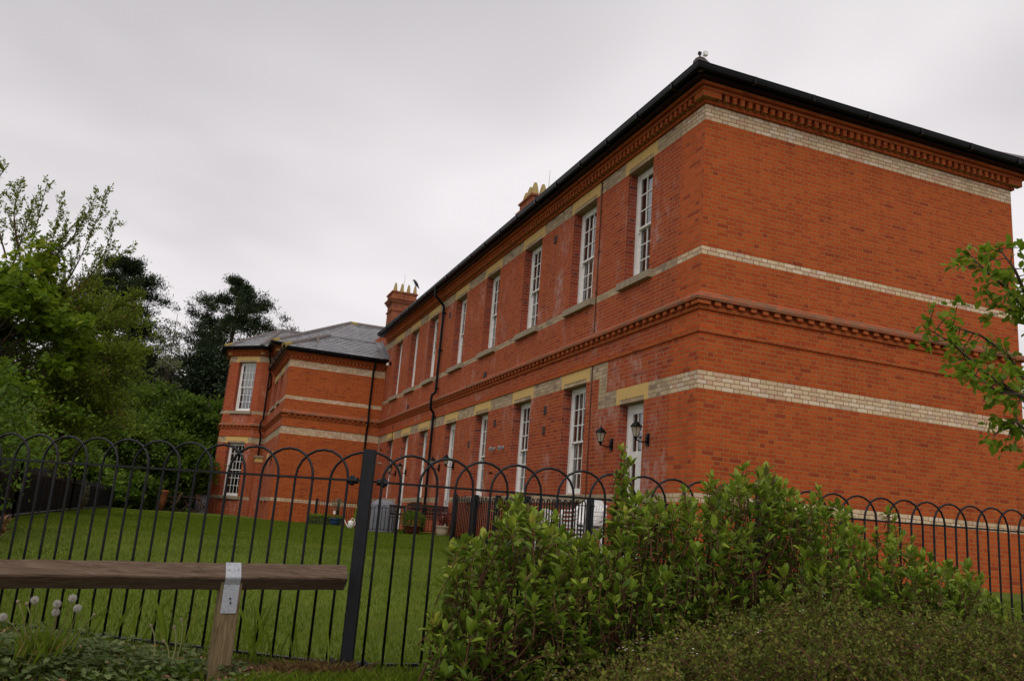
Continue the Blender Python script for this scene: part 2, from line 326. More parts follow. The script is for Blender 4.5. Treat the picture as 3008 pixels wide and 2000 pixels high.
def leaves(pos, d, nrm, ln, wd, fold=.25, shape='oval'):
    """leaf meshes: pos base, d growth direction, nrm face normal; returns V, F(quads), owner"""
    n = len(pos); d = unit(d); sd_ = unit(np.cross(d, nrm)); up = np.cross(sd_, d)
    ln = np.broadcast_to(ln, (n,))[:, None]; wd = np.broadcast_to(wd, (n,))[:, None]
    if shape == 'oval':
        V = np.stack([pos, pos + d * ln * .35 - sd_ * wd * .46 + up * wd * fold, pos + d * ln * .72 - sd_ * wd * .40 + up * wd * fold, pos + d * ln - up * ln * .06,
                      pos + d * ln * .72 + sd_ * wd * .40 + up * wd * fold, pos + d * ln * .35 + sd_ * wd * .46 + up * wd * fold], 1).reshape(-1, 3)
        b = (np.arange(n) * 6)[:, None]; F = np.concatenate([b + [0, 1, 2, 3], b + [0, 3, 4, 5]], 1).reshape(-1, 4); return V, F, np.repeat(np.arange(n), 2)
    if shape == 'kite':
        V = np.stack([pos, pos + d * ln * .5 - sd_ * wd * .5 + up * wd * fold, pos + d * ln, pos + d * ln * .5 + sd_ * wd * .5 + up * wd * fold], 1).reshape(-1, 3)
        b = (np.arange(n) * 4)[:, None]; F = b + [0, 1, 2, 3]; return V, F, np.arange(n)
    if shape == 'palm':
        Vs, Fs, Os = [], [], []
        for i, (a, s_) in enumerate(((-1.1, .75), (-.5, .92), (0, 1), (.5, .92), (1.1, .75))):
            dd = d * math.cos(a) + sd_ * math.sin(a); ss = np.cross(dd, up)
            V = np.stack([pos, pos + dd * ln * .5 * s_ - ss * wd * .2, pos + dd * ln * s_, pos + dd * ln * .5 * s_ + ss * wd * .2], 1).reshape(-1, 3)
            Fs.append((np.arange(n) * 4)[:, None] + [0, 1, 2, 3] + i * 4 * n); Vs.append(V); Os.append(np.arange(n))
        return np.concatenate(Vs), np.concatenate(Fs), np.concatenate(Os)
def rv(n): return unit(rng.normal(size=(n, 3)))
def sm(a, b, x): t = np.clip((x - a) / (b - a), 0, 1); return t * t * (3 - 2 * t)

# ------------------------------------------------------------------ ground
def gz(x, y):
    x = np.asarray(x, float); y = np.asarray(y, float)
    k_ = .7 * np.clip(-6.5 - x, 0, 2.6) * np.clip((2 - y) / 8, 0, 1); s_ = y - k_
    z = np.interp(s_, [-60, -14, -11.5, -8.2, -7.55, -6.9, -6.4, -4, -1, 1, 24, 45, 90], [-2.0, -1.5, -1.15, -.58, -.378, -.374, -.368, -.22, -.03, .02, .03, .08, .4])
    z = z + .018 * np.clip(x + 6.5, 0, 9) * np.clip((1 - y) / 6, 0, 1) * np.clip((y + 14) / 7, 0, 1)
    z = z + .085 * np.exp(-((x + .2) / 1.7) ** 2) * sm(0, 3, y) * (1 - sm(20, 24, y))
    z = z + .014 * np.sin(x * 1.7 + .6 * y) * np.sin(y * 1.1) * .7
    return z
def gz1(x, y): return float(gz(x, y))
xs = np.unique(np.concatenate([np.linspace(-260, -30, 14), np.linspace(-30, -12, 20), np.linspace(-12, 12, 97), np.linspace(12, 60, 14), np.linspace(60, 300, 8)]))
ys = np.unique(np.concatenate([np.linspace(-60, -16, 8), np.linspace(-16, -2, 71), np.linspace(-2, 36, 77), np.linspace(36, 90, 14), np.linspace(90, 420, 10)]))
GX, GY = np.meshgrid(xs, ys); GZ = gz(GX, GY); nx = len(xs)
ii, jj = np.meshgrid(np.arange(len(ys) - 1), np.arange(nx - 1), indexing='ij'); b_ = (ii * nx + jj).ravel()
def ground_mat():
    k = Mat('lawn_turf'); p = k.pos(); s_ = k.n('ShaderNodeSeparateXYZ'); k.l(p, s_.inputs[0])
    f = k.noise(1.1, 5, .65, vec=p); f2 = k.noise(14, 4, .7, vec=p); f3 = k.noise(90, 2, .7, vec=p)
    c = k.mix(k.step(f, .3, .7), (.086, .126, .011), (.126, .172, .016)); c = k.mix(k.math('MULTIPLY', k.step(f2, .4, .75), .5), c, (.12, .13, .026))
    c = k.mix(k.math('MULTIPLY', k.step(f3, .4, .7), .45), c, (.04, .065, .008))
    # bare soil and leaf mould along the verge outside the fence
    soil = k.mix(k.noise(22, 4, .7, vec=p), (.035, .022, .014), (.085, .055, .035))
    dy = k.math('ADD', s_.outputs[1], k.math('MULTIPLY', k.math('MINIMUM', k.math('ADD', s_.outputs[0], 6.5), 0.0), .7))
    m = k.math('SUBTRACT', 1.0, k.step(k.math('ADD', dy, k.math('MULTIPLY', k.math('SUBTRACT', f2, .5), .35)), -6.75, -6.45)); c = k.mix(k.math('MULTIPLY', m, k.step(k.noise(3.2, 3, vec=p), .30, .5)), c, soil)
    k.bump(k.math('ADD', f3, f2), .02, .8); return k.fin(c, .95, spec=.15)
g_ = np_obj('lawn', np.stack([GX.ravel(), GY.ravel(), GZ.ravel()], 1), np.stack([b_, b_ + 1, b_ + nx + 1, b_ + nx], 1), ground_mat())
g_.data.polygons.foreach_set('use_smooth', [True] * len(g_.data.polygons)); g_['kind'] = 'structure'
g_['label'] = 'sloping mown green lawn running from the railings up to the building'

# ------------------------------------------------------------------ the brick building
BL = thing('brick_building', 'long two-storey orange-red brick building with buff bands and hipped slate roofs', 'building', (0, 0, 0))
L = 7.2567
Z_MAIN = dict(p0=1.073, p1=1.225, l0=2.889, l1=3.191, s0=3.826, s1=3.91, c0=4.21, m0=5.163, m1=5.309, u0=7.603, u1=7.90)
Z_WING = dict(p0=.81, p1=.95, l0=3.54, l1=3.842, s0=3.85, s1=3.93, c0=4.23, m0=4.97, m1=5.12, u0=6.33, u1=6.63)
Z_TALL = dict(Z_WING, u0=7.603, u1=7.90)
WALLM = [M_ORANGE, M_RED, M_BUFF, M_GREY, M_QUOIN, M_REVEAL]
def courses(zs):
    """v coordinate in brick courses, a whole number of courses between the given heights"""
    v = [0.0]
    for i in range(len(zs) - 1): v.append(v[-1] + max(1, round((zs[i + 1] - zs[i]) / .0758)))
    return lambda z: float(np.interp(z, zs, v)) if z >= zs[0] else (z - zs[0]) / .0758
def wall(mb, p0, p1, zb, zt, holes, lev, matf, depth=.23, uoff=0.0):
    """one wall plane from p0 to p1 (outside on the left of travel) with openings (u0,u1,z0,z1) and brick reveals"""
    p0 = Vector(p0); p1 = Vector(p1); Lw = (p1 - p0).length; d = (p1 - p0) / Lw; nrm = Vector((-d.y, d.x))
    vf = courses([0] + sorted(lev.values()) + [8.6])
    us = {0.0, Lw}; zs = {zb, zt} | {z for z in lev.values() if zb < z < zt}
    for h in holes: us |= {h[0], h[1]}; zs |= {max(zb, h[2]), h[3]}
    for u in getattr(matf, 'us', []): us.add(u)
    for z in getattr(matf, 'zs', []): zs.add(z)
    us = sorted(u for u in us if 0 <= u <= Lw); zs = sorted(z for z in zs if zb <= z <= zt)
    P = lambda u, z, n=0.0: (p0.x + d.x * u + nrm.x * n, p0.y + d.y * u + nrm.y * n, z)
    for a, b in zip(us, us[1:]):
        for e_, f in zip(zs, zs[1:]):
            uc, zc = (a + b) / 2, (e_ + f) / 2
            if any(h[0] < uc < h[1] and h[2] < zc < h[3] for h in holes): continue
            mb.poly([P(b, e_), P(a, e_), P(a, f), P(b, f)], [(b + uoff, vf(e_)), (a + uoff, vf(e_)), (a + uoff, vf(f)), (b + uoff, vf(f))], matf(uc, zc))
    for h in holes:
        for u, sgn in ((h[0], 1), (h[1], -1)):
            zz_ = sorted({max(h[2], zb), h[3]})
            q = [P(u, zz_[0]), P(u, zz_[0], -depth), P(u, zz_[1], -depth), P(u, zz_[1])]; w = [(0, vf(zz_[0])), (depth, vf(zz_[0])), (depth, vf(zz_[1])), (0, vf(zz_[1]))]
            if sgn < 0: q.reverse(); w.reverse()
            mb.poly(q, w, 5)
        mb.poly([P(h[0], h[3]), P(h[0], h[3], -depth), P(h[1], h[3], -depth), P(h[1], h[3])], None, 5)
    return P
def banded(lev, red, buff, quoin=None, step=None):
    def f(u, z):
        for a, b in (('p0', 'p1'), ('l0', 'l1'), ('m0', 'm1'), ('u0', 'u1')):
            if lev[a] < z < lev[b]: return buff if quoin is None or u > quoin[0] else 2
        return red if quoin is None or u > quoin[0] else quoin[1]
    f.us = [quoin[0]] if quoin else []; f.zs = []
    return f
# --- main front (x = 0) -------------------------------------------------
UPW = [(1.735, 2.70), (4.12, 5.27), (7.13, 8.28), (10.15, 11.27), (13.15, 14.26), (16.32, 17.45), (18.96, 20.08), (21.52, 22.62)]
LOW = [('door', 1.71, 2.62), ('window', 4.12, 5.24), ('window', 7.13, 8.24), ('window', 10.17, 11.25), ('door', 13.12, 14.21), ('window', 16.30, 17.40), ('door', 18.90, 19.92), ('window', 21.38, 22.43)]
holesA = [(a, b, 5.309, 7.603) for a, b in UPW]
for i, (k_, a, b) in enumerate(LOW): holesA.append((a, b, -.1 if k_ == 'door' else 1.225, 2.889 if i == 0 else 3.52))
def mA(u, z):
    q = u < (.74 if z > 4.3 else .84); red, buf = (4, 2) if q else (1, 3)
    if z < 1.225: return buf if z > 1.073 else red
    if 5.163 < z < 5.309 or 7.603 < z < 7.90: return buf
    if 2.889 < z < 3.191: return buf if u < 3.51 else red
    if 3.191 < z < 3.826 and 3.19 < u < 3.53: return 3
    if 3.52 < z < 3.826 and u > 3.19: return 3
    return red
mA.us = [.74, .84, 3.19, 3.53]; mA.zs = [3.52]
bw = MB()
PA = wall(bw, (0, 0), (0, 24.2), -.6, 8.2, holesA, Z_MAIN, mA, uoff=.12)
wall(bw, (L, 0), (0, 0), -.6, 8.2, [], Z_MAIN, banded(Z_MAIN, 0, 2), uoff=.05)
wall(bw, (L, 30), (L, 0), -.6, 8.2, [], Z_MAIN, banded(Z_MAIN, 0, 2))
wall(bw, (0, 24.2), (0, 38.0), -.6, 8.6, [], Z_MAIN, banded(Z_MAIN, 1, 3))
bw.build('wall', WALLM, BL)
# --- low wing and tall end block -----------------------------------------
XW = -4.05
ww = MB()
wall(ww, (0, 24.2), (XW, 24.2), -.6, 6.98, [], Z_WING, banded(Z_WING, 0, 2))
SIDE = [(2.2, 3.05, 5.12, 6.33), (4.25, 5.0, 5.12, 6.33), (5.25, 5.85, 5.12, 6.33)]; SIDEL = [(2.1, 2.95, .95, 2.62), (4.0, 4.75, .95, 2.62)]
wall(ww, (XW, 24.2), (XW, 30.15), -.6, 6.98, SIDE + SIDEL, Z_WING, banded(Z_WING, 1, 3, (.5, 0)), depth=.2)
wall(ww, (XW, 30.15), (XW, 31.85), -.6, 8.2, [], Z_TALL, banded(Z_TALL, 1, 3))
wall(ww, (0, 30.15), (XW, 30.15), 6.9, 8.2, [], Z_TALL, banded(Z_TALL, 1, 3))
BAY = [(XW, 31.85), (-4.65, 31.85), (-6.1, 33.3), (-6.1, 34.7), (-4.65, 36.15), (XW, 36.15), (XW, 38.3)]
FAC = (Vector(BAY[2]) - Vector(BAY[1])).length
BW = (.36, 1.46)
for i in range(len(BAY) - 1):
    hl = [(BW[0], BW[1], 5.12, 7.603), (BW[0], BW[1], .95, 3.54)] if i == 1 else ([(.2, 1.2, 5.12, 7.603), (.2, 1.2, .95, 3.54)] if i == 2 else [])
    PBAY_ = wall(ww, BAY[i], BAY[i + 1], -.6, 8.2, hl, Z_TALL, banded(Z_TALL, 1, 3))
    if i == 1: PBAY = PBAY_
    if i == 2: PBAY2 = PBAY_
ww.build('wing_wall', WALLM, BL)
# --- brick trim ------------------------------------------------------------
def cornice(path, dz, dent_path_segs, name='cornice'):
    mb = MB()
    mb.sweep(path, [(0, 7.90 + dz), (.05, 7.90 + dz), (.05, 7.975 + dz), (.03, 7.975 + dz), (.03, 8.075 + dz), (.16, 8.075 + dz), (.16, 8.136 + dz), (.23, 8.136 + dz), (.23, 8.197 + dz), (.02, 8.197 + dz)])
    for a, b in dent_path_segs:
        a = Vector(a); b = Vector(b); Ls = (b - a).length; d = (b - a) / Ls; n_ = Vector((-d.y, d.x)); k_ = int((Ls - .3) / .1605)
        st = (Ls - k_ * .1605) / 2
        for i in range(k_ + 1):
            u = st + i * .1605 - .041
            M = Matrix(((d.x, n_.x, 0, a.x), (d.y, n_.y, 0, a.y), (0, 0, 1, 0), (0, 0, 0, 1)))
            mb.box((u, .032, 7.957 + dz), (u + .082, .148, 8.073 + dz), 0, M)
        for u in (-.148, Ls - .1):       # corner blocks
            pass
    return mb
MAINP = [(L, 20), (L, 0), (0, 0), (0, 24.25)]
def corner_block(mb, c, s1, s2, z0, z1, off, leg):
    x, y = c; mb.box((min(x, x + s1 * off) if s1 < 0 else x, y - off if s2 < 0 else y, z0), (x + (leg if s1 < 0 else off), y + (leg if s2 < 0 else off), z1))
cm = cornice(MAINP, 0, [((L, 0), (0, 0)), ((0, .12), (0, 24.2))])
cm.box((-.15, -.15, 7.957), (.16, -.033, 8.073)); cm.box((-.15, -.033, 7.957), (-.033, .14, 8.073)); cm.box((L - .14, -.15, 7.957), (L + .15, -.033, 8.073))
cm.build('cornice', [M_ORANGE], BL)
TALLP = [(0, 30.15), (XW, 30.15)] + BAY
TSEG = [(BAY[i], BAY[i + 1]) for i in range(4)] + [((0, 30.15), (XW, 30.15)), ((XW, 30.15), (XW, 31.85))]
tcm = cornice(TALLP, 0, TSEG)
for (x, y) in ((-4.65, 31.85), (-6.1, 33.3), (XW, 30.15)):
    tcm.lathe([(.0, 7.957), (.17, 7.957), (.17, 8.073), (0, 8.073)], (x, y, 0), 8)
tcm.build('cornice', [M_ORANGE], BL)
lc = MB(); WINGP = [(0, 24.2), (XW, 24.2), (XW, 30.14)]
lc.sweep(WINGP, [(0, 6.63), (.04, 6.63), (.04, 6.70), (.02, 6.70), (.02, 6.79), (.11, 6.79), (.11, 6.86), (.16, 6.86), (.16, 6.95), (.02, 6.95)])
for i in range(25):
    x = -.12 - i * .1605; lc.box((x - .085, 24.2 - .10, 6.69), (x, 24.2 - .022, 6.788))
for i in range(36): y = 24.3 + i * .1605; lc.box((XW - .10, y, 6.69), (XW - .022, y + .085, 6.788))
lc.build('cornice', [M_ORANGE], BL)
def belt(path, segs, lev, lo, hi):
    mb = MB(); s0, s1, c0 = lev['s0'], lev['s1'], lev['c0']
    mb.sweep(path, [(0, s0), (.028, s0), (.028, s1), (0, s1 + .01)])
    mb.sweep(path, [(0, c0), (.035, c0), (.035, c0 + .07), (.02, c0 + .071), (.02, c0 + .145), (.118, c0 + .146), (.122, c0 + .19), (.0, c0 + .315)], mi=[0, 0, 0, 0, 0, 1, 1])
    for a, b in segs:
        a = Vector(a); b = Vector(b); Ls = (b - a).length; d = (b - a) / Ls; n_ = Vector((-d.y, d.x)); k_ = int((Ls - .36) / .2385); st = (Ls - k_ * .2385) / 2
        M = Matrix(((d.x, n_.x, 0, a.x), (d.y, n_.y, 0, a.y), (0, 0, 1, 0), (0, 0, 0, 1)))
        for i in range(k_ + 1): u = st + i * .2385 - .055; mb.box((u, .021, c0 + .0715), (u + .11, .092, c0 + .142), 0, M)
    return mb
b1 = belt(MAINP, [((L, 0), (0, 0)), ((0, .0), (0, 24.1))], Z_MAIN, 0, 0)
b1.box((-.092, -.092, 4.282), (.15, -.021, 4.352)); b1.box((-.092, -.021, 4.282), (-.021, .13, 4.352))
M_BEVEL = brick('mossy_bevel_brick', [(0, (.36, .095, .04)), (.4, (.28, .085, .04)), (.7, (.24, .10, .05)), (.9, (.18, .09, .05))], (.24, .16, .10))
b1.build('string_course', [M_ORANGE, M_BEVEL], BL)
WP2 = [(0, 24.2), (XW, 24.2), (XW, 31.84)] + BAY[1:]
belt(WP2, [((0, 24.2), (XW, 24.2)), ((XW, 24.2), (XW, 31.8))] + [(BAY[i], BAY[i + 1]) for i in (1, 2)], Z_WING, 0, 0).build('string_course', [M_ORANGE, M_BEVEL], BL)

# --- lintels, sills, windows ----------------------------------------------
def frame_of(P):
    """local frame of a wall point function: u along, n outward, z up"""
    return lambda u, n, z: P(u, z, n)
def lintel(P, u0, u1, zb, zt, ext=.14):
    mb = MB(); F = frame_of(P); pr = .004
    def face(a, b, c, d, mi=0): mb.poly([F(*a), F(*b), F(*c), F(*d)], None, mi)
    U0, U1 = u0 - ext, u1 + ext; zc = zb + .085
    for a, b in ((U0, u0), (u1, U1)): face((b, pr, zb), (a, pr, zb), (a, pr, zt), (b, pr, zt))
    face((u1, pr, zc), (u0, pr, zc), (u0, pr, zt), (u1, pr, zt))
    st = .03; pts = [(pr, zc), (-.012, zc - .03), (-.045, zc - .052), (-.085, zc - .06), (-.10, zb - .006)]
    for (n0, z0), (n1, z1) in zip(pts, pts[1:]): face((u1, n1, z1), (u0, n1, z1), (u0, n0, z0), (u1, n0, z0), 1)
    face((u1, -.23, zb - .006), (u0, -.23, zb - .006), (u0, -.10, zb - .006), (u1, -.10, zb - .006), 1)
    for u, s_ in ((u0, 1), (u1, -1)):
        poly = [F(u, n, z) for n, z in pts] + [F(u, pr, zb)]
        mb.poly(poly if s_ < 0 else poly[::-1], None, 0)
    for u in (U0, U1): face((u, pr, zb), (u, 0, zb), (u, 0, zt), (u, pr, zt))
    face((U1, pr, zb), (U0, pr, zb), (U0, 0, zb), (U1, 0, zb))
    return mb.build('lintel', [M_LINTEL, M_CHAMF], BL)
def sill(P, u0, u1, z0, z1, ext=.13, out=.095):
    mb = MB(); F = frame_of(P)
    a, b = u0 - ext, u1 + ext
    c = [F(a, 0, z0), F(b, 0, z0), F(b, out, z0), F(a, out, z0), F(a, 0, z1 + .012), F(b, 0, z1 + .012), F(b, out, z1 - .012), F(a, out, z1 - .012)]
    for q in ((3, 2, 1, 0), (4, 5, 6, 7), (2, 3, 7, 6), (3, 0, 4, 7), (1, 2, 6, 5)): mb.poly([c[i] for i in q][::-1])
    mb.poly([F(u0, 0, z1 + .012), F(u1, 0, z1 + .012), F(u1, -.25, z1 + .03), F(u0, -.25, z1 + .03)])
    return mb.build('sill', M_SILL, BL)
class WF:
    """box helper in a wall's own frame"""
    def __init__(s, P): s.F = frame_of(P); s.mb = MB()
    def b(s, u0, u1, n0, n1, z0, z1, mi=0):
        c = [s.F(u, n, z) for z in (z0, z1) for (u, n) in ((u0, n0), (u1, n0), (u1, n1), (u0, n1))]
        for q in ((0, 3, 2, 1), (4, 5, 6, 7), (0, 1, 5, 4), (1, 2, 6, 5), (2, 3, 7, 6), (3, 0, 4, 7)): s.mb.poly([c[i] for i in reversed(q)], None, mi)
def sash_window(P, u0, u1, z0, z1, cols, rows=3, dp=.20, dressing=('curtain',)):
    w = WF(P); n1 = -dp; fw_ = .085
    z0 = z0 + .02
    w.b(u0 + .002, u0 + fw_, n1 - .10, n1, z0, z1 - .004); w.b(u1 - fw_, u1 - .002, n1 - .10, n1, z0, z1 - .004); w.b(u0 + fw_, u1 - fw_, n1 - .10, n1 - .002, z1 - .085, z1 - .004); w.b(u0 + fw_, u1 - fw_, n1 - .10, n1 - .002, z0, z0 + .05)
    win = w.mb.build('window', M_WHITE, BL)
    zm_ = z0 + .05 + (z1 - .085 - z0 - .05) * .495; a, b = u0 + fw_, u1 - fw_
    def sash(za, zb_, n0, low):
        s_ = WF(P); st = .045; br = .085 if low else .04; tr = .04
        s_.b(a, a + st, n0 - .04, n0, za, zb_); s_.b(b - st, b, n0 - .04, n0, za, zb_); s_.b(a + st, b - st, n0 - .04, n0 + .002, za, za + br); s_.b(a + st, b - st, n0 - .04, n0 + .002, zb_ - tr, zb_)
        for i in range(1, cols):
            u = a + st + (b - a - 2 * st) * i / cols; s_.b(u - .011, u + .011, n0 - .03, n0 - .004, za + br, zb_ - tr)
        for j in range(1, rows):
            z = za + br + (zb_ - tr - za - br) * j / rows; s_.b(a + st, b - st, n0 - .03, n0 - .006, z - .011, z + .011)
        if not low:
            for u in (a, b - .03): s_.b(u, u + .03, n0 - .04, n0 - .002, za - .07, za)
        s_.mb.build('sash', M_WHITE, win)
        g = WF(P); F = g.F; g.mb.poly([F(b - st, n0 - .02, za + br), F(a + st, n0 - .02, za + br), F(a + st, n0 - .02, zb_ - tr), F(b - st, n0 - .02, zb_ - tr)]); g.mb.build('pane', M_GLASS, win)
    sash(zm_ - .02, z1 - .085, n1 - .015, False); sash(z0 + .05, zm_ + .02, n1 - .057, True)
    F = frame_of(P)
    for kind in dressing:
        mb = MB()
        if kind == 'curtain':
            for ua, ub in ((a, a + .26 * (b - a)), (b - .26 * (b - a), b)):
                N = 12
                for i in range(N):
                    q = [(ua + (ub - ua) * t / N, n1 - .22 + .018 * math.sin(t * 1.9)) for t in (i, i + 1)]
                    mb.poly([F(q[1][0], q[1][1], z0), F(q[0][0], q[0][1], z0), F(q[0][0], q[0][1], z1 - .05), F(q[1][0], q[1][1], z1 - .05)])
            mb.build('curtain', M_CURT, win, smooth=True)
        else:
            zc = z1 - (z1 - z0) * float(kind); mb.poly([F(b, n1 - .16, zc), F(a, n1 - .16, zc), F(a, n1 - .16, z1 - .05), F(b, n1 - .16, z1 - .05)]); mb.build('blind', M_BLIND, win)
    return win
def glazed_door(P, u0, u1, z0, z1, style):
    w = WF(P); n1 = -.18; f = .07
    w.b(u0 + .002, u0 + f, n1 - .08, n1, z0, z1 - .004); w.b(u1 - f, u1 - .002, n1 - .08, n1, z0, z1 - .004); w.b(u0 + f, u1 - f, n1 - .08, n1 - .002, z1 - .075, z1 - .004)
    a, b = u0 + f, u1 - f; zt = z1 - .075; n0 = n1 - .02
    panes = []
    if style == 'single':     # six small lights over two tall lights
        st = .11; zr = zt - .80; w.b(a, a + st, n0 - .05, n0, z0, zt); w.b(b - st, b, n0 - .05, n0, z0, zt); w.b(a + st, b - st, n0 - .05, n0 + .002, zt - .10, zt); w.b(a + st, b - st, n0 - .05, n0 + .002, zr - .22, zr); w.b(a + st, b - st, n0 - .05, n0 + .002, z0, z0 + .25)
        ia, ib = a + st, b - st
        for i in (1, 2): u = ia + (ib - ia) * i / 3; w.b(u - .013, u + .013, n0 - .04, n0 - .004, zr, zt - .10)
        w.b(ia, ib, n0 - .04, n0 - .006, (zr + zt - .1) / 2 - .013, (zr + zt - .1) / 2 + .013)
        um = (ia + ib) / 2; w.b(um - .10, um + .10, n0 - .05, n0 + .001, z0 + .25, zr - .22)
        for j in (1, 2): zz_ = z0 + .25 + (zr - .47 - z0) * j / 3; w.b(ia, um - .10, n0 - .04, n0 - .006, zz_ - .012, zz_ + .012); w.b(um + .10, ib, n0 - .04, n0 - .006, zz_ - .012, zz_ + .012)
        panes = [(ia, ib, zr, zt - .10), (ia, um - .10, z0 + .25, zr - .22), (um + .10, ib, z0 + .25, zr - .22)]
    else:                     # pair of narrow glazed leaves
        um = (a + b) / 2
        for p, q in ((a, um - .004), (um + .004, b)):
            st = .085; w.b(p, p + st, n0 - .05, n0, z0, zt); w.b(q - st, q, n0 - .05, n0, z0, zt); w.b(p + st, q - st, n0 - .05, n0 + .002, zt - .10, zt); w.b(p + st, q - st, n0 - .05, n0 + .002, z0, z0 + .25)
            mid = (p + q) / 2; w.b(mid - .011, mid + .011, n0 - .04, n0 - .004, z0 + .25, zt - .10)
            for j in range(1, 5): zz_ = z0 + .25 + (zt - .35 - z0) * j / 5; w.b(p + st, q - st, n0 - .04, n0 - .006, zz_ - .012, zz_ + .012)
            panes.append((p + st, q - st, z0 + .25, zt - .10))
    door = w.mb.build('door', M_WHITE, BL)
    F = frame_of(P)
    for (p, q, za, zb_) in panes:
        mb = MB(); mb.poly([F(q, n0 - .025, za), F(p, n0 - .025, za), F(p, n0 - .025, zb_), F(q, n0 - .025, zb_)]); mb.build('pane', M_GLASS, door)
    h = WF(P); uh = b - .06; h.b(uh - .015, uh + .015, n0, n0 + .012, 1.0, 1.2); h.b(uh - .12, uh + .012, n0 + .03, n0 + .05, 1.10, 1.125); h.b(uh - .008, uh + .008, n0, n0 + .03, 1.105, 1.12); h.mb.build('handle', M_GALV, door)
    return door
dress = [('.35', 'curtain'), ('curtain',), ('.12',), ('curtain',), ('.3',), ('curtain',), ('.2',), ('curtain',)]
for i, (a, b) in enumerate(UPW):
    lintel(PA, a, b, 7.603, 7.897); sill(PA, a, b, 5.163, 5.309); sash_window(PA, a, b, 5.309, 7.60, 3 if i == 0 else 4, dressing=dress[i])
for i, (k_, a, b) in enumerate(LOW):
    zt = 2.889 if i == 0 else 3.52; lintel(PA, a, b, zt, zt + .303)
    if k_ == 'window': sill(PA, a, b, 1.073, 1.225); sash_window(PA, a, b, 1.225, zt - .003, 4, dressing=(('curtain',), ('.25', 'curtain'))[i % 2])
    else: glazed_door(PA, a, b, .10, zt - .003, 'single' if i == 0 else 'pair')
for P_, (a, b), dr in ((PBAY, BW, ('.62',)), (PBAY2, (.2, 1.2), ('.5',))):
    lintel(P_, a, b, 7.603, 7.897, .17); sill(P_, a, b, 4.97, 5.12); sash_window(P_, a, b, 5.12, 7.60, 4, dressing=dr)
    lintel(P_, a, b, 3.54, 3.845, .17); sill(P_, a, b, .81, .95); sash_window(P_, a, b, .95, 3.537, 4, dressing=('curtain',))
PS = lambda u, z, n=0.0: (XW - n, 24.2 + u, z)
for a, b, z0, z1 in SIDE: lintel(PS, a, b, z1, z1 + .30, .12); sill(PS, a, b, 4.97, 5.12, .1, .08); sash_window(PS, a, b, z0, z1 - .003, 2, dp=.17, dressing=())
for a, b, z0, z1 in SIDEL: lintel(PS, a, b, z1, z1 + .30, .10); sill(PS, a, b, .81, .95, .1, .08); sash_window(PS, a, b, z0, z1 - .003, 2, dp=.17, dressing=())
pp = MB(); pp.box((-4.36, 30.9, -.3), (XW, 31.55, 2.62)); pp.box((-4.38, 30.87, 2.62), (XW, 31.58, 2.84), 1); pp.box((-4.44, 30.8, 2.84), (XW, 31.64, 2.92), 2)
pp.build('porch_pier', [M_RED, M_LINTEL, M_SILL], BL)
rm = MB(); rm.box((1.3, .3, 0), (1.36, 37, 8.1)); rm.box((.25, .24, 4.1), (1.3, 37, 4.2)); rm.box((-3.0, 24.6, .2), (-2.95, 37, 7.9)); rm.build('room_wall', M_ROOM, BL)

# --- gutters, fascia, pipes --------------------------------------------------
def gutter(path, z, o=.23, name='gutter', joints=1.0):
    mb = MB(); mb.sweep(path, [(.02, z - .01), (o + .14, z - .01), (o + .14, z + .08), (.02, z + .08)])
    mb.sweep(path, [(o + .142, z + .055), (o + .16, z + .03), (o + .205, z + .018), (o + .245, z + .04), (o + .262, z + .085), (o + .262, z + .118), (o + .272, z + .124), (o + .272, z + .140), (o + .252, z + .140), (o + .245, z + .09), (o + .20, z + .04), (o + .16, z + .09)])
    P = [Vector(p) for p in path]
    for a, b in zip(P, P[1:]):
        Ls = (b - a).length; d = (b - a) / Ls; n_ = Vector((-d.y, d.x)); M = Matrix(((d.x, n_.x, 0, a.x), (d.y, n_.y, 0, a.y), (0, 0, 1, 0), (0, 0, 0, 1)))
        t = .35
        while t < Ls - .1: mb.box((t - .028, o + .15, z + .014), (t + .028, o + .274, z + .142), 0, M); t += joints * 1.25
    return mb.build(name, M_BLACK, BL)
gutter(MAINP[:-1] + [(0, 24.55)], 8.20)
gutter([(0, 30.15), (XW, 30.15)] + BAY, 8.20)
gutter(WINGP, 6.955, .15)
def pipe(pts, name='downpipe', r=.045, mat=None, collars=()):
    mb = MB(); mb.tube(pts, r, 10)
    for c in collars: mb.tube([(c[0], c[1], c[2] - .035), (c[0], c[1], c[2] + .035)], r * 1.32, 10); 
    for c in collars: mb.box((c[0] - .01, c[1] - .02 - r, c[2] - .02), (c[0] + abs(c[0]) - .004, c[1] - r + .005, c[2] + .02))
    return mb.build(name, mat or M_BLACK, BL, smooth=False)
pipe([(-.43, 15.45, 8.24), (-.43, 15.45, 8.02), (-.42, 15.45, 7.96), (-.11, 15.45, 7.66), (-.09, 15.45, 7.6), (-.09, 15.45, 4.72), (-.11, 15.45, 4.66), (-.21, 15.45, 4.56), (-.215, 15.45, 4.5), (-.215, 15.45, 4.16), (-.2, 15.45, 4.1), (-.11, 15.45, 4.0), (-.09, 15.45, 3.94), (-.09, 15.45, .05)], collars=[(-.09, 15.45, 7.4), (-.09, 15.45, 6.1), (-.09, 15.45, 4.8), (-.09, 15.45, 3.85), (-.09, 15.45, 2.4)])
pipe([(-.55, 23.82, 7.0), (-.55, 23.9, 6.72), (-.55, 24.11, 6.5), (-.55, 24.11, 4.7), (-.55, 24.02, 4.55), (-.55, 24.02, 4.2), (-.55, 24.11, 4.05), (-.55, 24.11, .05)])
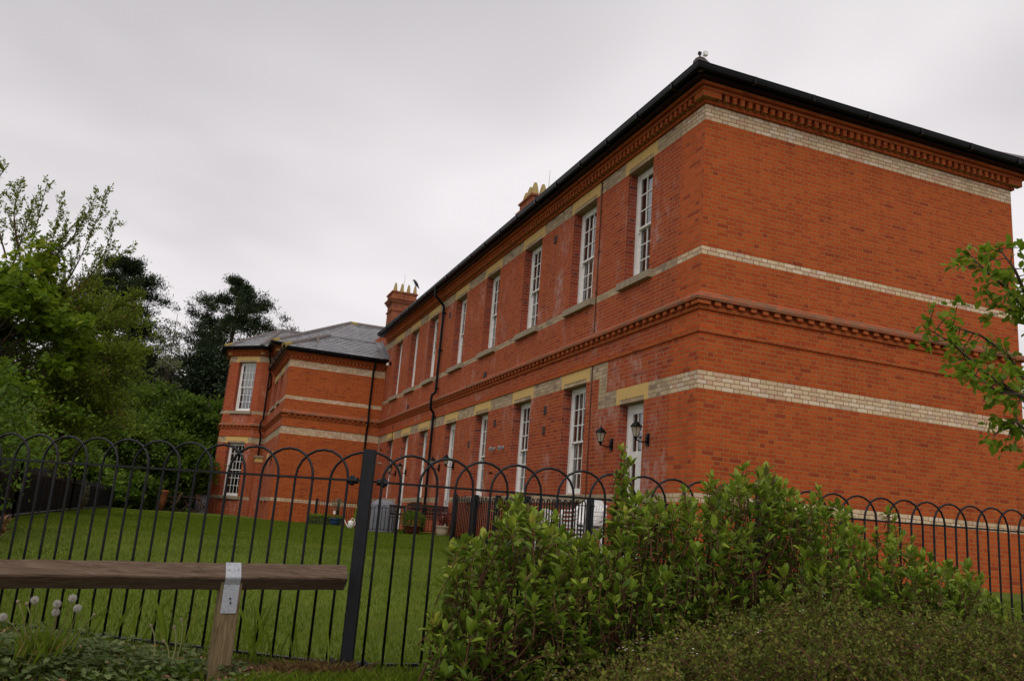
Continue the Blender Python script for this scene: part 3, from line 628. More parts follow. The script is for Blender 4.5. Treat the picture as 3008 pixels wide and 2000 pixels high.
pipe([(-4.42, 31.5, 8.2), (-4.28, 31.62, 7.6), (-4.24, 31.66, 7.2), (-4.24, 31.66, 4.75), (-4.34, 31.55, 4.55), (-4.34, 31.55, 4.15), (-4.24, 31.66, 3.95), (-4.24, 31.66, 2.93)])
pipe([(-4.44, 30.0, 7.05), (-4.25, 30.3, 6.7), (-4.12, 31.2, 6.4), (-4.2, 31.6, 6.2)], r=.04)
pipe([(-.016, 3.88, 7.88), (-.016, 3.87, 4.54)], 'cable', .011, M_STEM, [(-.016, 3.88, z) for z in (7.2, 6.3, 5.4)]); pipe([(-.016, 3.85, 3.82), (-.016, 3.83, .1)], 'cable', .011, M_STEM)
pipe([(-.016, 21.6, 4.1), (-.016, 21.5, 3.4), (-.016, 21.45, 2.0)], 'cable', .014)
for (y, z, w_, h_, dark) in ((6.28, 7.29, .15, .19, 0), (10.7, 4.60, .24, .17, 1), (6.19, 3.14, .13, .19, 0), (6.20, 2.68, .13, .19, 0), (9.57, 3.14, .13, .19, 0), (11.65, 2.71, .13, .19, 0), (19.45, 4.60, .24, .17, 1), (23.4, 6.9, .13, .18, 0), (14.9, 7.22, .12, .2, 0)):
    mb = MB(); mb.box((-.018, y - w_ / 2, z - h_ / 2), (0.004, y + w_ / 2, z + h_ / 2))
    for i in range(4): zc = z - h_ / 2 + h_ * (i + .5) / 4; mb.box((-.028, y - w_ / 2 + .015, zc - .012), (-.017, y + w_ / 2 - .015, zc + .006))
    mb.build('air_vent', plain('vent', (.06, .03, .025) if not dark else (.05, .02, .02), .7), BL)
for y, z, l_ in ((23.0, 2.64, .16), (23.45, 3.22, .05), (23.25, 3.22, .05), (9.44, 1.82, .1)):
    mb = MB(); mb.tube([(0.0, y, z), (-l_, y, z)], .04 if l_ > .1 else .022, 10); mb.build('flue', M_SILL if l_ > .1 else M_BLACK, BL)

# --- roofs ---------------------------------------------------------------------
def slope(mb, e0, e1, t0, t1, ex=.235):
    """slate slope: eave e0-e1, top t0-t1, stepped courses"""
    e0, e1, t0, t1 = map(Vector, (e0, e1, t0, t1)); ud = (e1 - e0).normalized(); mid = (t0 + t1) / 2 - (e0 + e1) / 2; up_ = (mid - ud * mid.dot(ud)); Ls = up_.length; n_ = max(2, round(Ls / ex)); nrm = ud.cross(up_.normalized())
    if nrm.z < 0: nrm = -nrm
    for i in range(n_):
        a, b = i / n_, (i + 1) / n_; p0, p1, q0, q1 = e0.lerp(t0, a), e1.lerp(t1, a), e0.lerp(t0, b), e1.lerp(t1, b)
        lift = nrm * .011; u0, u1 = (p0 - e0).dot(ud), (p1 - e0).dot(ud); w0, w1 = (q0 - e0).dot(ud), (q1 - e0).dot(ud)
        mb.poly([p0 + lift, p1 + lift, q1, q0], [(u0, i + .02), (u1, i + .02), (w1, i + .98), (w0, i + .98)])
        mb.poly([p0 - nrm * .004, p1 - nrm * .004, p1 + lift, p0 + lift], [(u0, i + .02), (u1, i + .02), (u1, i + .03), (u0, i + .03)])
def ridge_line(pts, lichen=None, r=.11):
    mb = MB(); pts = [Vector(p) for p in pts]
    for a, b in zip(pts, pts[1:]):
        Ls = (b - a).length; k_ = max(1, round(Ls / .42))
        for i in range(k_):
            p, q = a.lerp(b, i / k_), a.lerp(b, (i + 1) / k_ + .02); mb.tube([p - Vector((0, 0, .05)), q - Vector((0, 0, .05))], [r * 1.05, r], 12, 1 if (lichen is not None and i < lichen) else 0)
    return mb
rf = MB(); EV = 8.345; pt = .5317; Wm = 3.63; o = .46
slope(rf, (-o, -o, EV), (-o, 24.7, EV), (Wm, Wm, EV + pt * (Wm + o)), (Wm, 24.7, EV + pt * (Wm + o)))
slope(rf, (.42, 24.7, EV + pt * (.42 + o)), (.42, 38, EV + pt * (.42 + o)), (Wm, 24.7, EV + pt * (Wm + o)), (Wm, 38, EV + pt * (Wm + o)))
slope(rf, (L + o, -o, EV), (-o, -o, EV), (Wm + .01, Wm, EV + pt * (Wm + o)), (Wm - .01, Wm, EV + pt * (Wm + o)))
slope(rf, (L + o, 38, EV), (L + o, -o, EV), (Wm, 38, EV + pt * (Wm + o)), (Wm, Wm, EV + pt * (Wm + o)))
main_roof = rf.build('roof', M_SLATE, BL)
rl = ridge_line([(-o + .05, -o + .05, EV + .03), (Wm, Wm, EV + pt * (Wm + o) + .03), (Wm, 38, EV + pt * (Wm + o) + .03)], r=.12); rl.tube([(L + o - .05, -o + .05, EV + .02), (Wm, Wm, EV + pt * (Wm + o) + .02)], .12, 10); rl.build('ridge_tiles', M_RIDGE, main_roof)
tf = MB(); xe, ys_, yn, ym = -4.48, 29.72, 38.28, 34.0; rzt = EV + .56 * (ym - ys_)
slope(tf, (xe, ys_, EV), (3.6, ys_, EV), (xe + 4.28, ym, rzt), (3.6, ym, rzt)); slope(tf, (xe, yn, EV), (xe, ys_, EV), (xe + 4.28, ym + .01, rzt), (xe + 4.28, ym - .01, rzt)); slope(tf, (3.6, yn, EV), (xe, yn, EV), (3.6, ym, rzt), (xe + 4.28, ym, rzt))
tall_roof = tf.build('roof', M_SLATE, BL)
ridge_line([(xe + .03, ys_ + .03, EV + .02), (xe + 4.28, ym, rzt + .02), (3.6, ym, rzt + .02)], 1, .125).build('ridge_tiles', [M_RIDGE, M_LICHEN], tall_roof)
byf = MB(); bz = EV; be = [(XW, 31.42), (-4.83, 31.42), (-6.52, 33.12), (-6.52, 34.88), (-4.83, 36.58), (XW, 36.58)]; bap = (-3.75, 34.0, 9.78)
slope(byf, (be[0][0] + 2.6, be[0][1], bz), (be[1][0], be[1][1], bz), (bap[0] + 3.3, 34.0, bap[2]), bap)
for i in (1, 2, 3, 4): slope(byf, (*be[i], bz), (*be[i + 1], bz), bap, Vector(bap) + Vector((.005, 0, 0)))
bay_roof = byf.build('roof', M_SLATE, BL)
for i in (1, 2): ridge_line([(be[i][0] + .03, be[i][1] + .03, bz + .03), (bap[0], bap[1], bap[2] + .02)], 1 if i == 2 else None, .115).build('ridge_tiles', [M_RIDGE, M_LICHEN], bay_roof)
ridge_line([(bap[0], bap[1], bap[2] + .02), (bap[0] + 3.2, bap[1], bap[2] + .02)], None, .11).build('ridge_tiles', [M_RIDGE, M_LICHEN], bay_roof)
wf_ = MB(); we, wz = -4.45, 7.10; wy0, wy1 = 23.8, 27.9; wm_ = 25.85; wrz = wz + .52 * 2.05
slope(wf_, (we, wy0, wz), (.0, wy0, wz), (we + 2.05, wm_, wrz), (.0, wm_, wrz)); slope(wf_, (we, wy1, wz), (we, wy0, wz), (we + 2.05, wm_ + .01, wrz), (we + 2.05, wm_ - .01, wrz)); slope(wf_, (0, wy1, wz), (we, wy1, wz), (0, wm_, wrz), (we + 2.05, wm_, wrz))
wing_roof = wf_.build('roof', M_SLATE, BL)
ridge_line([(we + .03, wy0 + .03, wz + .03), (we + 2.05, wm_, wrz + .03)], 1, .12).build('ridge_tiles', [M_RIDGE, M_LICHEN], wing_roof)
fl = MB(); fl.tube([(we + 2.05, wm_, wrz + .01), (0, wm_, wrz + .01)], .05, 8); fl.poly([(-.006, wy0, wz + .01), (-.006, wm_, wrz + .01), (-.006, wm_, wrz + .2), (-.006, wy0, wz + .2)]); fl.poly([(-.24, wy0 - .02, wz + .022), (-.01, wy0 - .02, wz + .022), (-.01, wm_, wrz + .022), (-.24, wm_, wrz + .022)]); fl.build('lead_flashing', M_LEAD, wing_roof)

# --- chimneys --------------------------------------------------------------------
M_CHIM = brick('sooty_brick', [(0, (.29, .075, .030)), (.35, (.24, .06, .026)), (.65, (.33, .09, .034)), (.9, (.16, .045, .026))], (.26, .18, .11), bloom=.2, bloomcol=(.30, .26, .20), dirt=.5)
def chimney(x0, x1, y0, y1, zb, zt, pots):
    mb = MB(); path = [(x1, y1), (x1, y0), (x0, y0), (x0, y1), (x1, y1)]
    H = zt
    prof = [(0, zb), (0, H - .98), (.05, H - .96), (.05, H - .9), (0, H - .88), (0, H - .62), (.04, H - .6), (.04, H - .54), (.10, H - .52), (.10, H - .44), (.16, H - .42), (.16, H - .36), (.05, H - .30), (.05, H - .08), (.10, H - .07), (.10, H), (.0, H)]
    mb.sweep(path[:4] + [path[0]], prof)
    for i in range(5):
        u = (i + .15) / 5
        mb.box((x0 + (x1 - x0) * u, y0 - .095, H - .54), (x0 + (x1 - x0) * u + .11, y0 - .042, H - .44)); mb.box((x0 - .095, y0 + (y1 - y0) * u, H - .54), (x0 - .042, y0 + (y1 - y0) * u + .11, H - .44))
    mb.poly([(x0, y0, H), (x1, y0, H), (x1, y1, H), (x0, y1, H)])
    ch = mb.build('chimney', M_CHIM, BL)
    c = MB(); a = .06; c.poly([(x0 - .06, y0 - .06, H + .002), (x1 + .06, y0 - .06, H + .002), (x1 - .1, y0 + .1, H + a), (x0 + .1, y0 + .1, H + a)]); c.poly([(x1 + .06, y0 - .06, H + .002), (x1 + .06, y1 + .06, H + .002), (x1 - .1, y1 - .1, H + a), (x1 - .1, y0 + .1, H + a)]); c.poly([(x0 - .06, y1 + .06, H + .002), (x0 - .06, y0 - .06, H + .002), (x0 + .1, y0 + .1, H + a), (x0 + .1, y1 - .1, H + a)]); c.poly([(x0 + .1, y0 + .1, H + a), (x1 - .1, y0 + .1, H + a), (x1 - .1, y1 - .1, H + a), (x0 + .1, y1 - .1, H + a)]); c.poly([(x1 + .06, y1 + .06, H + .002), (x0 - .06, y1 + .06, H + .002), (x0 + .1, y1 - .1, H + a), (x1 - .1, y1 - .1, H + a)])
    c.build('mortar_cap', M_CAP, ch)
    for px_, py_, h_, r_ in pots:
        p = MB(); p.lathe([(r_ * 1.25, 0), (r_ * 1.2, h_ * .12), (r_ * 1.0, h_ * .4), (r_ * .72, h_ * .75), (r_ * .5, h_ * .93), (r_ * .44, h_), (r_ * .3, h_), (r_ * .2, h_ * .8)], (px_, py_, H + .0), 9)
        p.build('chimney_pot', M_POT, ch, smooth=True)
chimney(.66, 1.74, 27.5, 28.6, 9.0, 11.20, [(.74 + i * .325, 27.62, .44, .085) for i in range(4)] + [(.9 + i * .35, 28.4, .40, .085) for i in range(3)])
chimney(2.3, 3.4, 14.02, 15.1, 9.3, 11.74, [(2.42 + i * .30, 14.2, .50, .125) for i in range(4)] + [(2.42, 14.62, .48, .125), (2.42, 14.98, .40, .12), (2.95, 14.9, .40, .11)])

# ------------------------------------------------------------------ front railings
def hoop_mesh(a, b, rail_z0, rail_z1, zb0, zb1, r=.0075, n=10):
    """two upright bars joined by a round top; a, b are the bars' XY"""
    mb = MB(); a = Vector(a); b = Vector(b); pts = [(a.x, a.y, zb0), (a.x, a.y, (zb0 + rail_z0) / 2), (a.x, a.y, rail_z0)]; rad = (b - a).length / 2
    for i in range(1, n): t = math.pi * i / n; q = (a + b) / 2 - (b - a) / 2 * math.cos(t); zz_ = rail_z0 + (rail_z1 - rail_z0) * (1 - math.cos(t)) / 2; pts.append((q.x, q.y, zz_ + rad * math.sin(t)))
    pts += [(b.x, b.y, rail_z1), (b.x, b.y, (zb1 + rail_z1) / 2), (b.x, b.y, zb1)]; mb.tube(pts, r, 8); return mb
def bar_rail(p, q, h, d):
    mb = MB(); p = Vector(p); q = Vector(q); u = (q - p); Lr = u.length; u.normalize(); s_ = Vector((-u.y, u.x, 0)).normalized(); w = u.cross(s_)
    M = Matrix(((u.x, s_.x, w.x, p.x), (u.y, s_.y, w.y, p.y), (u.z, s_.z, w.z, p.z), (0, 0, 0, 1))); mb.box((0, -d / 2, -h / 2), (Lr, d / 2, h / 2), 0, M); return mb
LB = lambda j: np.array([-6.522 + .0895 * j * -1 * -1, -6.714 - .0625 * j, .645 + .0007 * j])   # left panel bars, j <= -1
RB = lambda i: np.array([-6.436 + .1088 * i, -6.747 + .0012 * i, .645 + .0018 * i])             # right panel bars
FPOST = (-6.515, -6.715)
def hoop_fence(name, label, B, idx, half, rail_end, posts):
    t = thing(name, label, 'railing', (FPOST[0], FPOST[1], -.38), 'bow-top railings along the verge')
    zb = -.335
    for i in idx:
        a, b = B(i), B(i + 3 if i >= 0 else i - 3)
        hoop_mesh(a[:2], b[:2], a[2], b[2], zb + (a[2] - .645), zb + (b[2] - .645)).build('hoop', M_IRON, t, True)
    h = B(half); mb = MB(); top = .645 + .168; pts = [(h[0], h[1], zb), (h[0], h[1], h[2])]; e_ = np.array(FPOST)
    for k_ in range(1, 7): f = math.sin(math.pi / 2 * k_ / 6); g = 1 - math.cos(math.pi / 2 * k_ / 6); pts.append((h[0] + (e_[0] - h[0]) * g, h[1] + (e_[1] - h[1]) * g, h[2] + .165 * f))
    mb.tube(pts, .0075, 8); mb.build('hoop', M_IRON, t, True)
    e1 = B(rail_end); s0 = np.array([*FPOST, .645])
    bar_rail(s0, e1, .012, .030).build('top_rail', M_IRON, t); s0 = s0 - [0, 0, .976]; e1 = e1 - [0, 0, .976]; bar_rail(s0, e1, .014, .034).build('bottom_rail', M_IRON, t)
    for z, sgn in ((.645, 1), (-.331, 1)):
        d = unit(np.array([B(half)[0] - FPOST[0], B(half)[1] - FPOST[1], 0.0])); p = np.array([*FPOST, z]); c = MB(); c.tube([p + d * .055, p + d * .115], .019, 10)
        q = p + d * .09; c.lathe([(0, -.030), (.010, -.028), (.016, -.018), (.017, -.012), (.017, .012), (.016, .018), (.010, .028), (0, .030)], tuple(q), 10); c.build('clamp', M_IRON, t)
    for px_, py_, zt_, zb_ in posts:
        mb = MB(); M = Matrix.Translation((px_, py_, 0)) @ Matrix.Rotation(R(-16), 4, 'Z'); w_ = .035; bv = .006
        ring = [(-w_ + bv, -w_), (w_ - bv, -w_), (w_, -w_ + bv), (w_, w_ - bv), (w_ - bv, w_), (-w_ + bv, w_), (-w_, w_ - bv), (-w_, -w_ + bv)]
        for i in range(8): p, q = ring[i], ring[(i + 1) % 8]; mb.poly([M @ Vector((*p, zb_)), M @ Vector((*q, zb_)), M @ Vector((*q, zt_)), M @ Vector((*p, zt_))])
        mb.poly([M @ Vector((*p, zt_)) for p in ring]); mb.build('post', M_POST, t)
    return t
hoop_fence('bow_top_railing', 'black bow-top railing behind the wooden knee rail, running left from the square post', LB, range(-1 - 3 - 20 - 24, -3, 2)[::-1] if False else [j for j in range(-1, -58, -2)], -2, -60, [])
rp = RB(24)
hoop_fence('bow_top_railing', 'black bow-top railing with the square black post, running right behind the leafy hedge', RB, range(0, 78, 2), 1, 81, [(FPOST[0], FPOST[1], .822, -.5), (rp[0], rp[1] + .02, .9, -.45)])

# ------------------------------------------------------------------ wooden knee rail
KR = thing('knee_rail', 'low weathered wooden knee rail with a steel strap, in front of the black railing', 'rail', (-7.18, -6.93, -.4))
ra = Vector((-6.604, -6.944, .129)); rb = Vector((-10.2, -7.213, .003)); u = (rb - ra).normalized(); hd = .0635
sv = Vector((-u.y, u.x, 0)).normalized(); sv = sv if sv.y > 0 else -sv; wv = Vector((0, 0, 1)); ctr = ra + sv * hd
mb = MB(); N = 40; Lr = (rb - ra).length; rings = []
for i in range(N + 1):
    c = ctr + u * (Lr * i / N); jt = .0016 * math.sin(i * 1.7) + .0012 * math.sin(i * .61)
    prof = [(-1, .03), (-.96, .10), (-.08, 1), (.08, 1), (.96, .10), (1, .03), (.97, -.1), (.08, -1), (-.08, -1), (-.97, -.1)]
    rings.append([c + sv * (hd * x + jt) + wv * (hd * z + jt) for x, z in prof])
for p, q in zip(rings, rings[1:]):
    for k_ in range(10): mb.poly([p[k_], q[k_], q[(k_ + 1) % 10], p[(k_ + 1) % 10]])
mb.poly(rings[0][::-1]); mb.poly(rings[-1]); mb.build('rail', M_RAIL, KR)
def knee_post(t_, strap):
    c = ctr + u * t_; g = gz1(c.x, c.y); mb = MB(); M = Matrix.Translation((c.x, c.y, 0)) @ Matrix.Rotation(math.atan2(-u.y, -u.x), 4, 'Z'); w_ = .051; b = .005; zt_ = c.z - .012
    ring = [(-w_ + b, -w_), (w_ - b, -w_), (w_, -w_ + b), (w_, w_ - b), (w_ - b, w_), (-w_ + b, w_), (-w_, w_ - b), (-w_, -w_ + b)]
    zs_ = [g - .25, g + .1, g + .25]; top = lambda p: zt_ - max(0, .045 - abs(p[1])) * 1.0 - .012
    for i in range(8):
        p, q = ring[i], ring[(i + 1) % 8]
        for za, zb2 in ((g - .25, g + .15), (g + .15, None)): mb.poly([M @ Vector((*p, za)), M @ Vector((*q, za)), M @ Vector((*q, zb2 if zb2 else top(q))), M @ Vector((*p, zb2 if zb2 else top(p)))])
    mb.build('post', M_WPOST, KR)
    s_ = MB(); hw = .037; e_ = .003
    pr = [(-.057, -.17), (-.057, -.035), (-hd - .004, -.006), (-hd - .004, .002), (-.006, hd + .003), (.006, hd + .003), (hd + .004, .002), (.057, -.035), (.057, -.17)]
    for p, q in zip(pr, pr[1:]):
        P_ = lambda x, s2: c + (-u) * s2 + sv * x[0] + wv * x[1]
        s_.poly([P_(p, -hw), P_(p, hw), P_(q, hw), P_(q, -hw)])
        s_.poly([P_((p[0] * .93, p[1] - .002), hw), P_((p[0] * .93, p[1] - .002), -hw), P_((q[0] * .93, q[1] - .002), -hw), P_((q[0] * .93, q[1] - .002), hw)])
    st = s_.build('strap', M_GALV, KR)
    for x, z, du_ in ((-.037, .03, -.02), (-.037, .03, .022), (-.061, -.10, 0), (-.061, -.12, .004)):
        n_ = MB(); q = c + (-u) * du_ + sv * x + wv * z; n_.lathe([(0, -.004), (.0045, -.003), (.0045, .003), (0, .004)], tuple(q), 8); n_.build('nail', M_IRON, st)
knee_post(.575, True); knee_post(2.7, True)

# ------------------------------------------------------------------ wall lanterns
def lantern(label, y, z):
    t = thing('wall_lantern', label, 'wall lamp', (0, y, z), 'black carriage lanterns beside the doors')
    b = MB(); b.box((-.032, y - .04, z - .11), (-.001, y + .04, z + .11)); b.box((-.05, y - .03, z - .07), (-.033, y + .03, z + .05)); b.build('back_plate', M_BLACK, t)
    a = MB(); a.tube([(-.04, y, z - .03), (-.10, y, z - .05), (-.17, y, z - .05), (-.235, y, z - .02), (-.25, y, z + .01)], .012, 8); a.build('arm', M_BLACK, t)
    h = MB(); c = (-.25, y, z); h.lathe([(0, -.06), (.012, -.05), (.012, -.02), (.045, .02), (.05, .03), (0, .03)], c, 6); h.lathe([(.118, .198), (.12, .21), (.10, .225), (.07, .262), (.055, .27), (.03, .295), (.008, .305), (.012, .32), (.0, .345)], c, 6); h.lathe([(0, .196), (.118, .198)], c, 6)
    for i in range(6):
        t_ = math.pi * i / 3; h.tube([(c[0] + .047 * math.cos(t_), y + .047 * math.sin(t_), z + .03), (c[0] + .097 * math.cos(t_), y + .097 * math.sin(t_), z + .2)], .005, 5)
    h.build('lantern_head', M_BLACK, t)
    g = MB(); g.lathe([(.044, .032), (.092, .197)], c, 6); g.build('lantern_glass', M_LGLASS, t)
    bu = MB(); bu.lathe([(0, .05), (.016, .06), (.02, .10), (.026, .13), (.018, .155), (0, .165)], c, 8); bu.build('bulb', M_WHITE, t)
k = Mat('frosted_glass'); M_LGLASS = k.fin((.42, .36, .27), .35); k.b.inputs['Alpha'].default_value = .72
lantern('black carriage lantern on the wall left of the nearest white door', 2.84, 2.15)
lantern('black carriage lantern at the corner side of the nearest white door, largest of all', 1.49, 2.15)
lantern('black carriage lantern right of the black drainpipe, left of the middle glazed door', 14.44, 2.15)
lantern('black carriage lantern right of the middle glazed door', 12.95, 2.15)
lantern('black carriage lantern farthest along the wall, left of the farthest white door', 20.3, 2.15)
lantern('black carriage lantern right of the farthest white door', 18.74, 2.15)
for lab, y, z in (('left one of two small silver spotlights on the brick wall', 9.44, 2.46), ('right one of two small silver spotlights on the brick wall', 8.79, 2.45)):
    t = thing('wall_spotlight', lab, 'spotlight', (0, y, z), 'silver wall spotlights'); b = MB(); b.tube([(0, y, z), (-.02, y, z)], .05, 12); b.tube([(-.02, y, z), (-.09, y, z - .01)], .014, 8); b.build('bracket', M_GALV, t)
    b = MB(); b.tube([(-.09, y + .05, z + .02), (-.10, y, z), (-.14, y - .09, z - .05)], [.03, .042, .05], 12); b.build('lamp_head', M_GALV, t)
t = thing('security_light', 'small dark security light high on the wall near the low slate roof', 'security light', (0, 23.25, 6.84)); b = MB(); b.box((-.06, 23.2, 6.8), (-.001, 23.3, 6.9)); b.tube([(-.06, 23.25, 6.85), (-.13, 23.25, 6.83)], .03, 8); b.build('bracket', M_BLACK, t); b = MB(); b.tube([(-.13, 23.3, 6.84), (-.16, 23.2, 6.80), (-.2, 23.1, 6.78)], [.05, .06, .05], 10); b.build('lamp_head', M_WHITE, t)

# ------------------------------------------------------------------ roof top things
def rod(label, p, h):
    t = thing('aerial_rod', label, 'aerial', p); b = MB(); b.tube([p, (p[0] + .02, p[1], p[2] + h)], [.010, .005], 6); b.build('mast', M_LEAD, t); b = MB(); b.box((p[0] - .03, p[1] - .03, p[2] - .02), (p[0] + .03, p[1] + .03, p[2] + .05)); b.build('clamp', M_IRON, t)
rod('thin aerial rod standing on the far chimney beside the crow', (1.19, 27.9, 11.26), 1.0); rod('thin aerial rod rising behind the nearer chimney pots', (2.95, 14.3, 11.8), 1.1)
t = thing('roof_corner_bracket', 'little white sensor on a stalk at the near roof corner', 'roof fitting', (-.36, -.40, 8.36)); b = MB(); b.tube([(-.33, -.40, 8.36), (-.32, -.40, 8.45), (-.30, -.40, 8.53)], .011, 6); b.build('stalk', M_WHITE, t); b = MB(); b.box((-.335, -.43, 8.52), (-.265, -.37, 8.59)); b.build('head', M_WHITE, t); b = MB(); b.tube([(-.42, -.42, 8.32), (-.42, -.42, 8.53)], .016, 6); b.box((-.45, -.44, 8.49), (-.40, -.40, 8.54)); b.build('hip_iron', M_IRON, t)
# crow on the right hand chimney pot
cx, cy_, cz_ = .74 + 3 * .325, 27.62, 11.20 + .44
M_CROW = plain('crow_feather', (.012, .011, .016), .45, var=.3, scale=20)
t = thing('crow', 'black crow perched on the right-hand pot of the far chimney, facing left', 'bird', (cx, cy_, cz_))
b = MB(); b.tube([(cx + .20, cy_, cz_ - .09), (cx + .12, cy_, cz_ + .0), (cx + .05, cy_, cz_ + .10), (cx - .02, cy_, cz_ + .19), (cx - .06, cy_, cz_ + .25), (cx - .09, cy_, cz_ + .285), (cx - .13, cy_, cz_ + .28), (cx - .165, cy_, cz_ + .262), (cx - .19, cy_, cz_ + .25)], [.014, .040, .072, .078, .055, .046, .040, .016, .004], 12)
for s_ in (-.02, .025): b.tube([(cx + .0, cy_ + s_, cz_ + .10), (cx + .0, cy_ + s_, cz_ + .01)], [.02, .007], 6); b.tube([(cx + .02, cy_ + s_, cz_ + .01), (cx - .045, cy_ + s_, cz_ + .005)], .006, 5)
b.build('body', M_CROW, t, True)
for s_ in (-1, 1): b = MB(); b.tube([(cx - .02, cy_ + s_ * .066, cz_ + .20), (cx + .06, cy_ + s_ * .07, cz_ + .09), (cx + .15, cy_ + s_ * .035, cz_ - .03)], [.022, .034, .006], 8); b.build('wing', M_CROW, t, True)

# ------------------------------------------------------------------ garden railings and furniture
def low_railing(label, p0, p1, zt0, zt1, gap, posts=(), hgt=None, hoops_each=False, bar=.009):
    p0 = Vector(p0); p1 = Vector(p1); Ls = (p1 - p0).length; d = (p1 - p0) / Ls; n_ = int(Ls / gap); t = thing('garden_railing', label, 'railing', (p0.x, p0.y, gz1(p0.x, p0.y)), 'low hooped garden railings')
    Pt = lambda s_: p0 + d * s_; Zt = lambda s_: zt0 + (zt1 - zt0) * s_ / Ls
    bars = MB(); i = 0
    while (i + 1) * gap <= Ls:
        a, b = Pt(i * gap), Pt((i + 1) * gap); rz = Zt(i * gap) - gap / 2 - .03; m = hoop_mesh(a, b, rz, rz, gz1(*a) + .06, gz1(*b) + .06, bar, 6)
        if hoops_each: m.build('hoop', M_IRON, t, True)
        else:
            o_ = len(bars.v); bars.v += m.v; bars.f += [tuple(x + o_ for x in f) for f in m.f]; bars.uv += m.uv; bars.mi += m.mi
        i += 1 if hoops_each == 'dense' else (2 if hoops_each is False else 2)
    if not hoops_each: bars.build('hoops', M_IRON, t, True)
    for off in (gap / 2 + .05, None):
        z0 = (Zt(0) - off) if off else gz1(*p0) + .09; z1 = (Zt(Ls) - off) if off else gz1(*p1) + .09
        bar_rail((p0.x, p0.y, z0), (p1.x, p1.y, z1), .014, .03).build('rail', M_IRON, t)
    for s_ in posts: q = Pt(s_ * Ls); mb = MB(); w_ = .045; mb.box((q.x - w_, q.y - w_, gz1(*q) - .2), (q.x + w_, q.y + w_, Zt(s_ * Ls) + .02)); mb.build('post', M_POST, t)
    return t
low_railing('low hooped railing with square posts, nearest the white door and plastic chairs', (-1.6, 7.35), (-1.6, .25), 1.10, .99, .115, (0, .21, .40, .62, .98), hoops_each=True, bar=.012)
low_railing('low hooped railing crossing behind the black bench and grey cover', (-2.4, 13.2), (-.02, 13.2), .83, .97, .11, (0.0,), hoops_each=True)
low_railing('low hooped railing by the wing, behind the clipped box and blue pot', (-2.5, 22.4), (-.05, 22.4), 1.0, 1.1, .10, (0, .35, .7), hoops_each=True)
low_railing('low hooped railing around the far patio by the terracotta planter', (-8.75, 29.8), (-5.5, 29.8), .82, .88, .13, (0.0, .97), hoops_each=True)
M_SCREEN = plain('dark_screen', (.006, .007, .007), .9, var=.4, scale=3, spec=.1)
BFP = [(-9.0, -5.4), (-9.55, -1.5), (-9.75, 3.0), (-10.0, 12.4), (-10.05, 25.5), (-10.2, 33), (-9.8, 41)]
def boundary(label, pts, gap):
    t = thing('boundary_fence', label, 'fence', (*pts[0], gz1(*pts[0])), 'dark boundary fences on the left')
    for p, q in zip(pts, pts[1:]):
        p = Vector(p); q = Vector(q); Ls = (q - p).length; d = (q - p) / Ls; n2 = Vector((-d.y, d.x)); mb = MB(); g0, g1 = gz1(*p), gz1(*q)
        a, b = p + n2 * .03, q + n2 * .03; mb.poly([(a.x, a.y, g0 + .07), (b.x, b.y, g1 + .07), (b.x, b.y, g1 + .68), (a.x, a.y, g0 + .68)]); a, b = p + n2 * .04, q + n2 * .04; mb.poly([(b.x, b.y, g1 + .07), (a.x, a.y, g0 + .07), (a.x, a.y, g0 + .68), (b.x, b.y, g1 + .68)]); mb.build('screen', M_SCREEN, t)
        pk = MB(); k_ = int(Ls / gap)
        for i in range(k_ + 1):
            c = p + d * (i * gap); g = gz1(*c); pk.box((c.x - .006, c.y - .006, g + .02), (c.x + .006, c.y + .006, g + .80))
        c = p; pk.build('pickets', M_IRON, t)['kind'] = 'stuff'
        bar_rail((p.x, p.y, g0 + .70), (q.x, q.y, g1 + .70), .015, .035).build('rail', M_IRON, t); bar_rail((p.x, p.y, g0 + .06), (q.x, q.y, g1 + .06), .015, .035).build('rail', M_LEAD, t)
        m2 = int(Ls / 2.6)
        for i in range(m2 + 1): c = p + d * (Ls * i / max(1, m2)); g = gz1(*c); mb = MB(); mb.box((c.x - .03, c.y - .03, g - .2), (c.x + .03, c.y + .03, g + .86)); mb.build('post', M_POST, t)
boundary('dark screened boundary fence along the left edge of the lawn, nearer section', BFP[:4], .10)
boundary('dark screened boundary fence along the left edge of the lawn, farther section', BFP[3:], .12)

M_BENCH = plain('dark_bench_wood', (.022, .014, .010), .5, var=.4, scale=10); M_TEAK = plain('teak_wood', (.10, .045, .022), .6, var=.35, scale=10)
# ornate bench
g = gz1(-.7, 12.6); t = thing('garden_bench', 'black cast-iron scrollwork bench against the railing, behind the red glazed pot', 'bench', (-.68, 12.6, g)); x0, x1, yb, yf = -1.30, -.06, 12.85, 12.35
for x in (x0, x1 - .04):
    b = MB(); b.tube([(x + .02, yf, g), (x + .02, yf + .04, g + .22), (x + .02, yf, g + .43)], .022, 8); b.tube([(x + .02, yb + .08, g), (x + .02, yb, g + .25), (x + .02, yb, g + .43), (x + .02, yb + .09, g + .80)], .024, 8); b.tube([(x + .02, yb + .02, g + .62), (x + .02, yf + .1, g + .64), (x + .02, yf - .02, g + .60), (x + .02, yf, g + .43)], .02, 8); b.build('end_frame', M_IRON, t)
for i in range(6): b = MB(); y = yf + .02 + i * .085; b.box((x0, y, g + .42), (x1, y + .065, g + .445)); b.build('seat_slat', M_BENCH, t)
b = MB(); b.box((x0, yb + .045, g + .76), (x1, yb + .085, g + .84)); b.build('top_rail', M_BENCH, t); b = MB(); b.box((x0, yb + .0, g + .47), (x1, yb + .04, g + .51)); b.build('lower_rail', M_BENCH, t)
b = MB(); nsc = 16
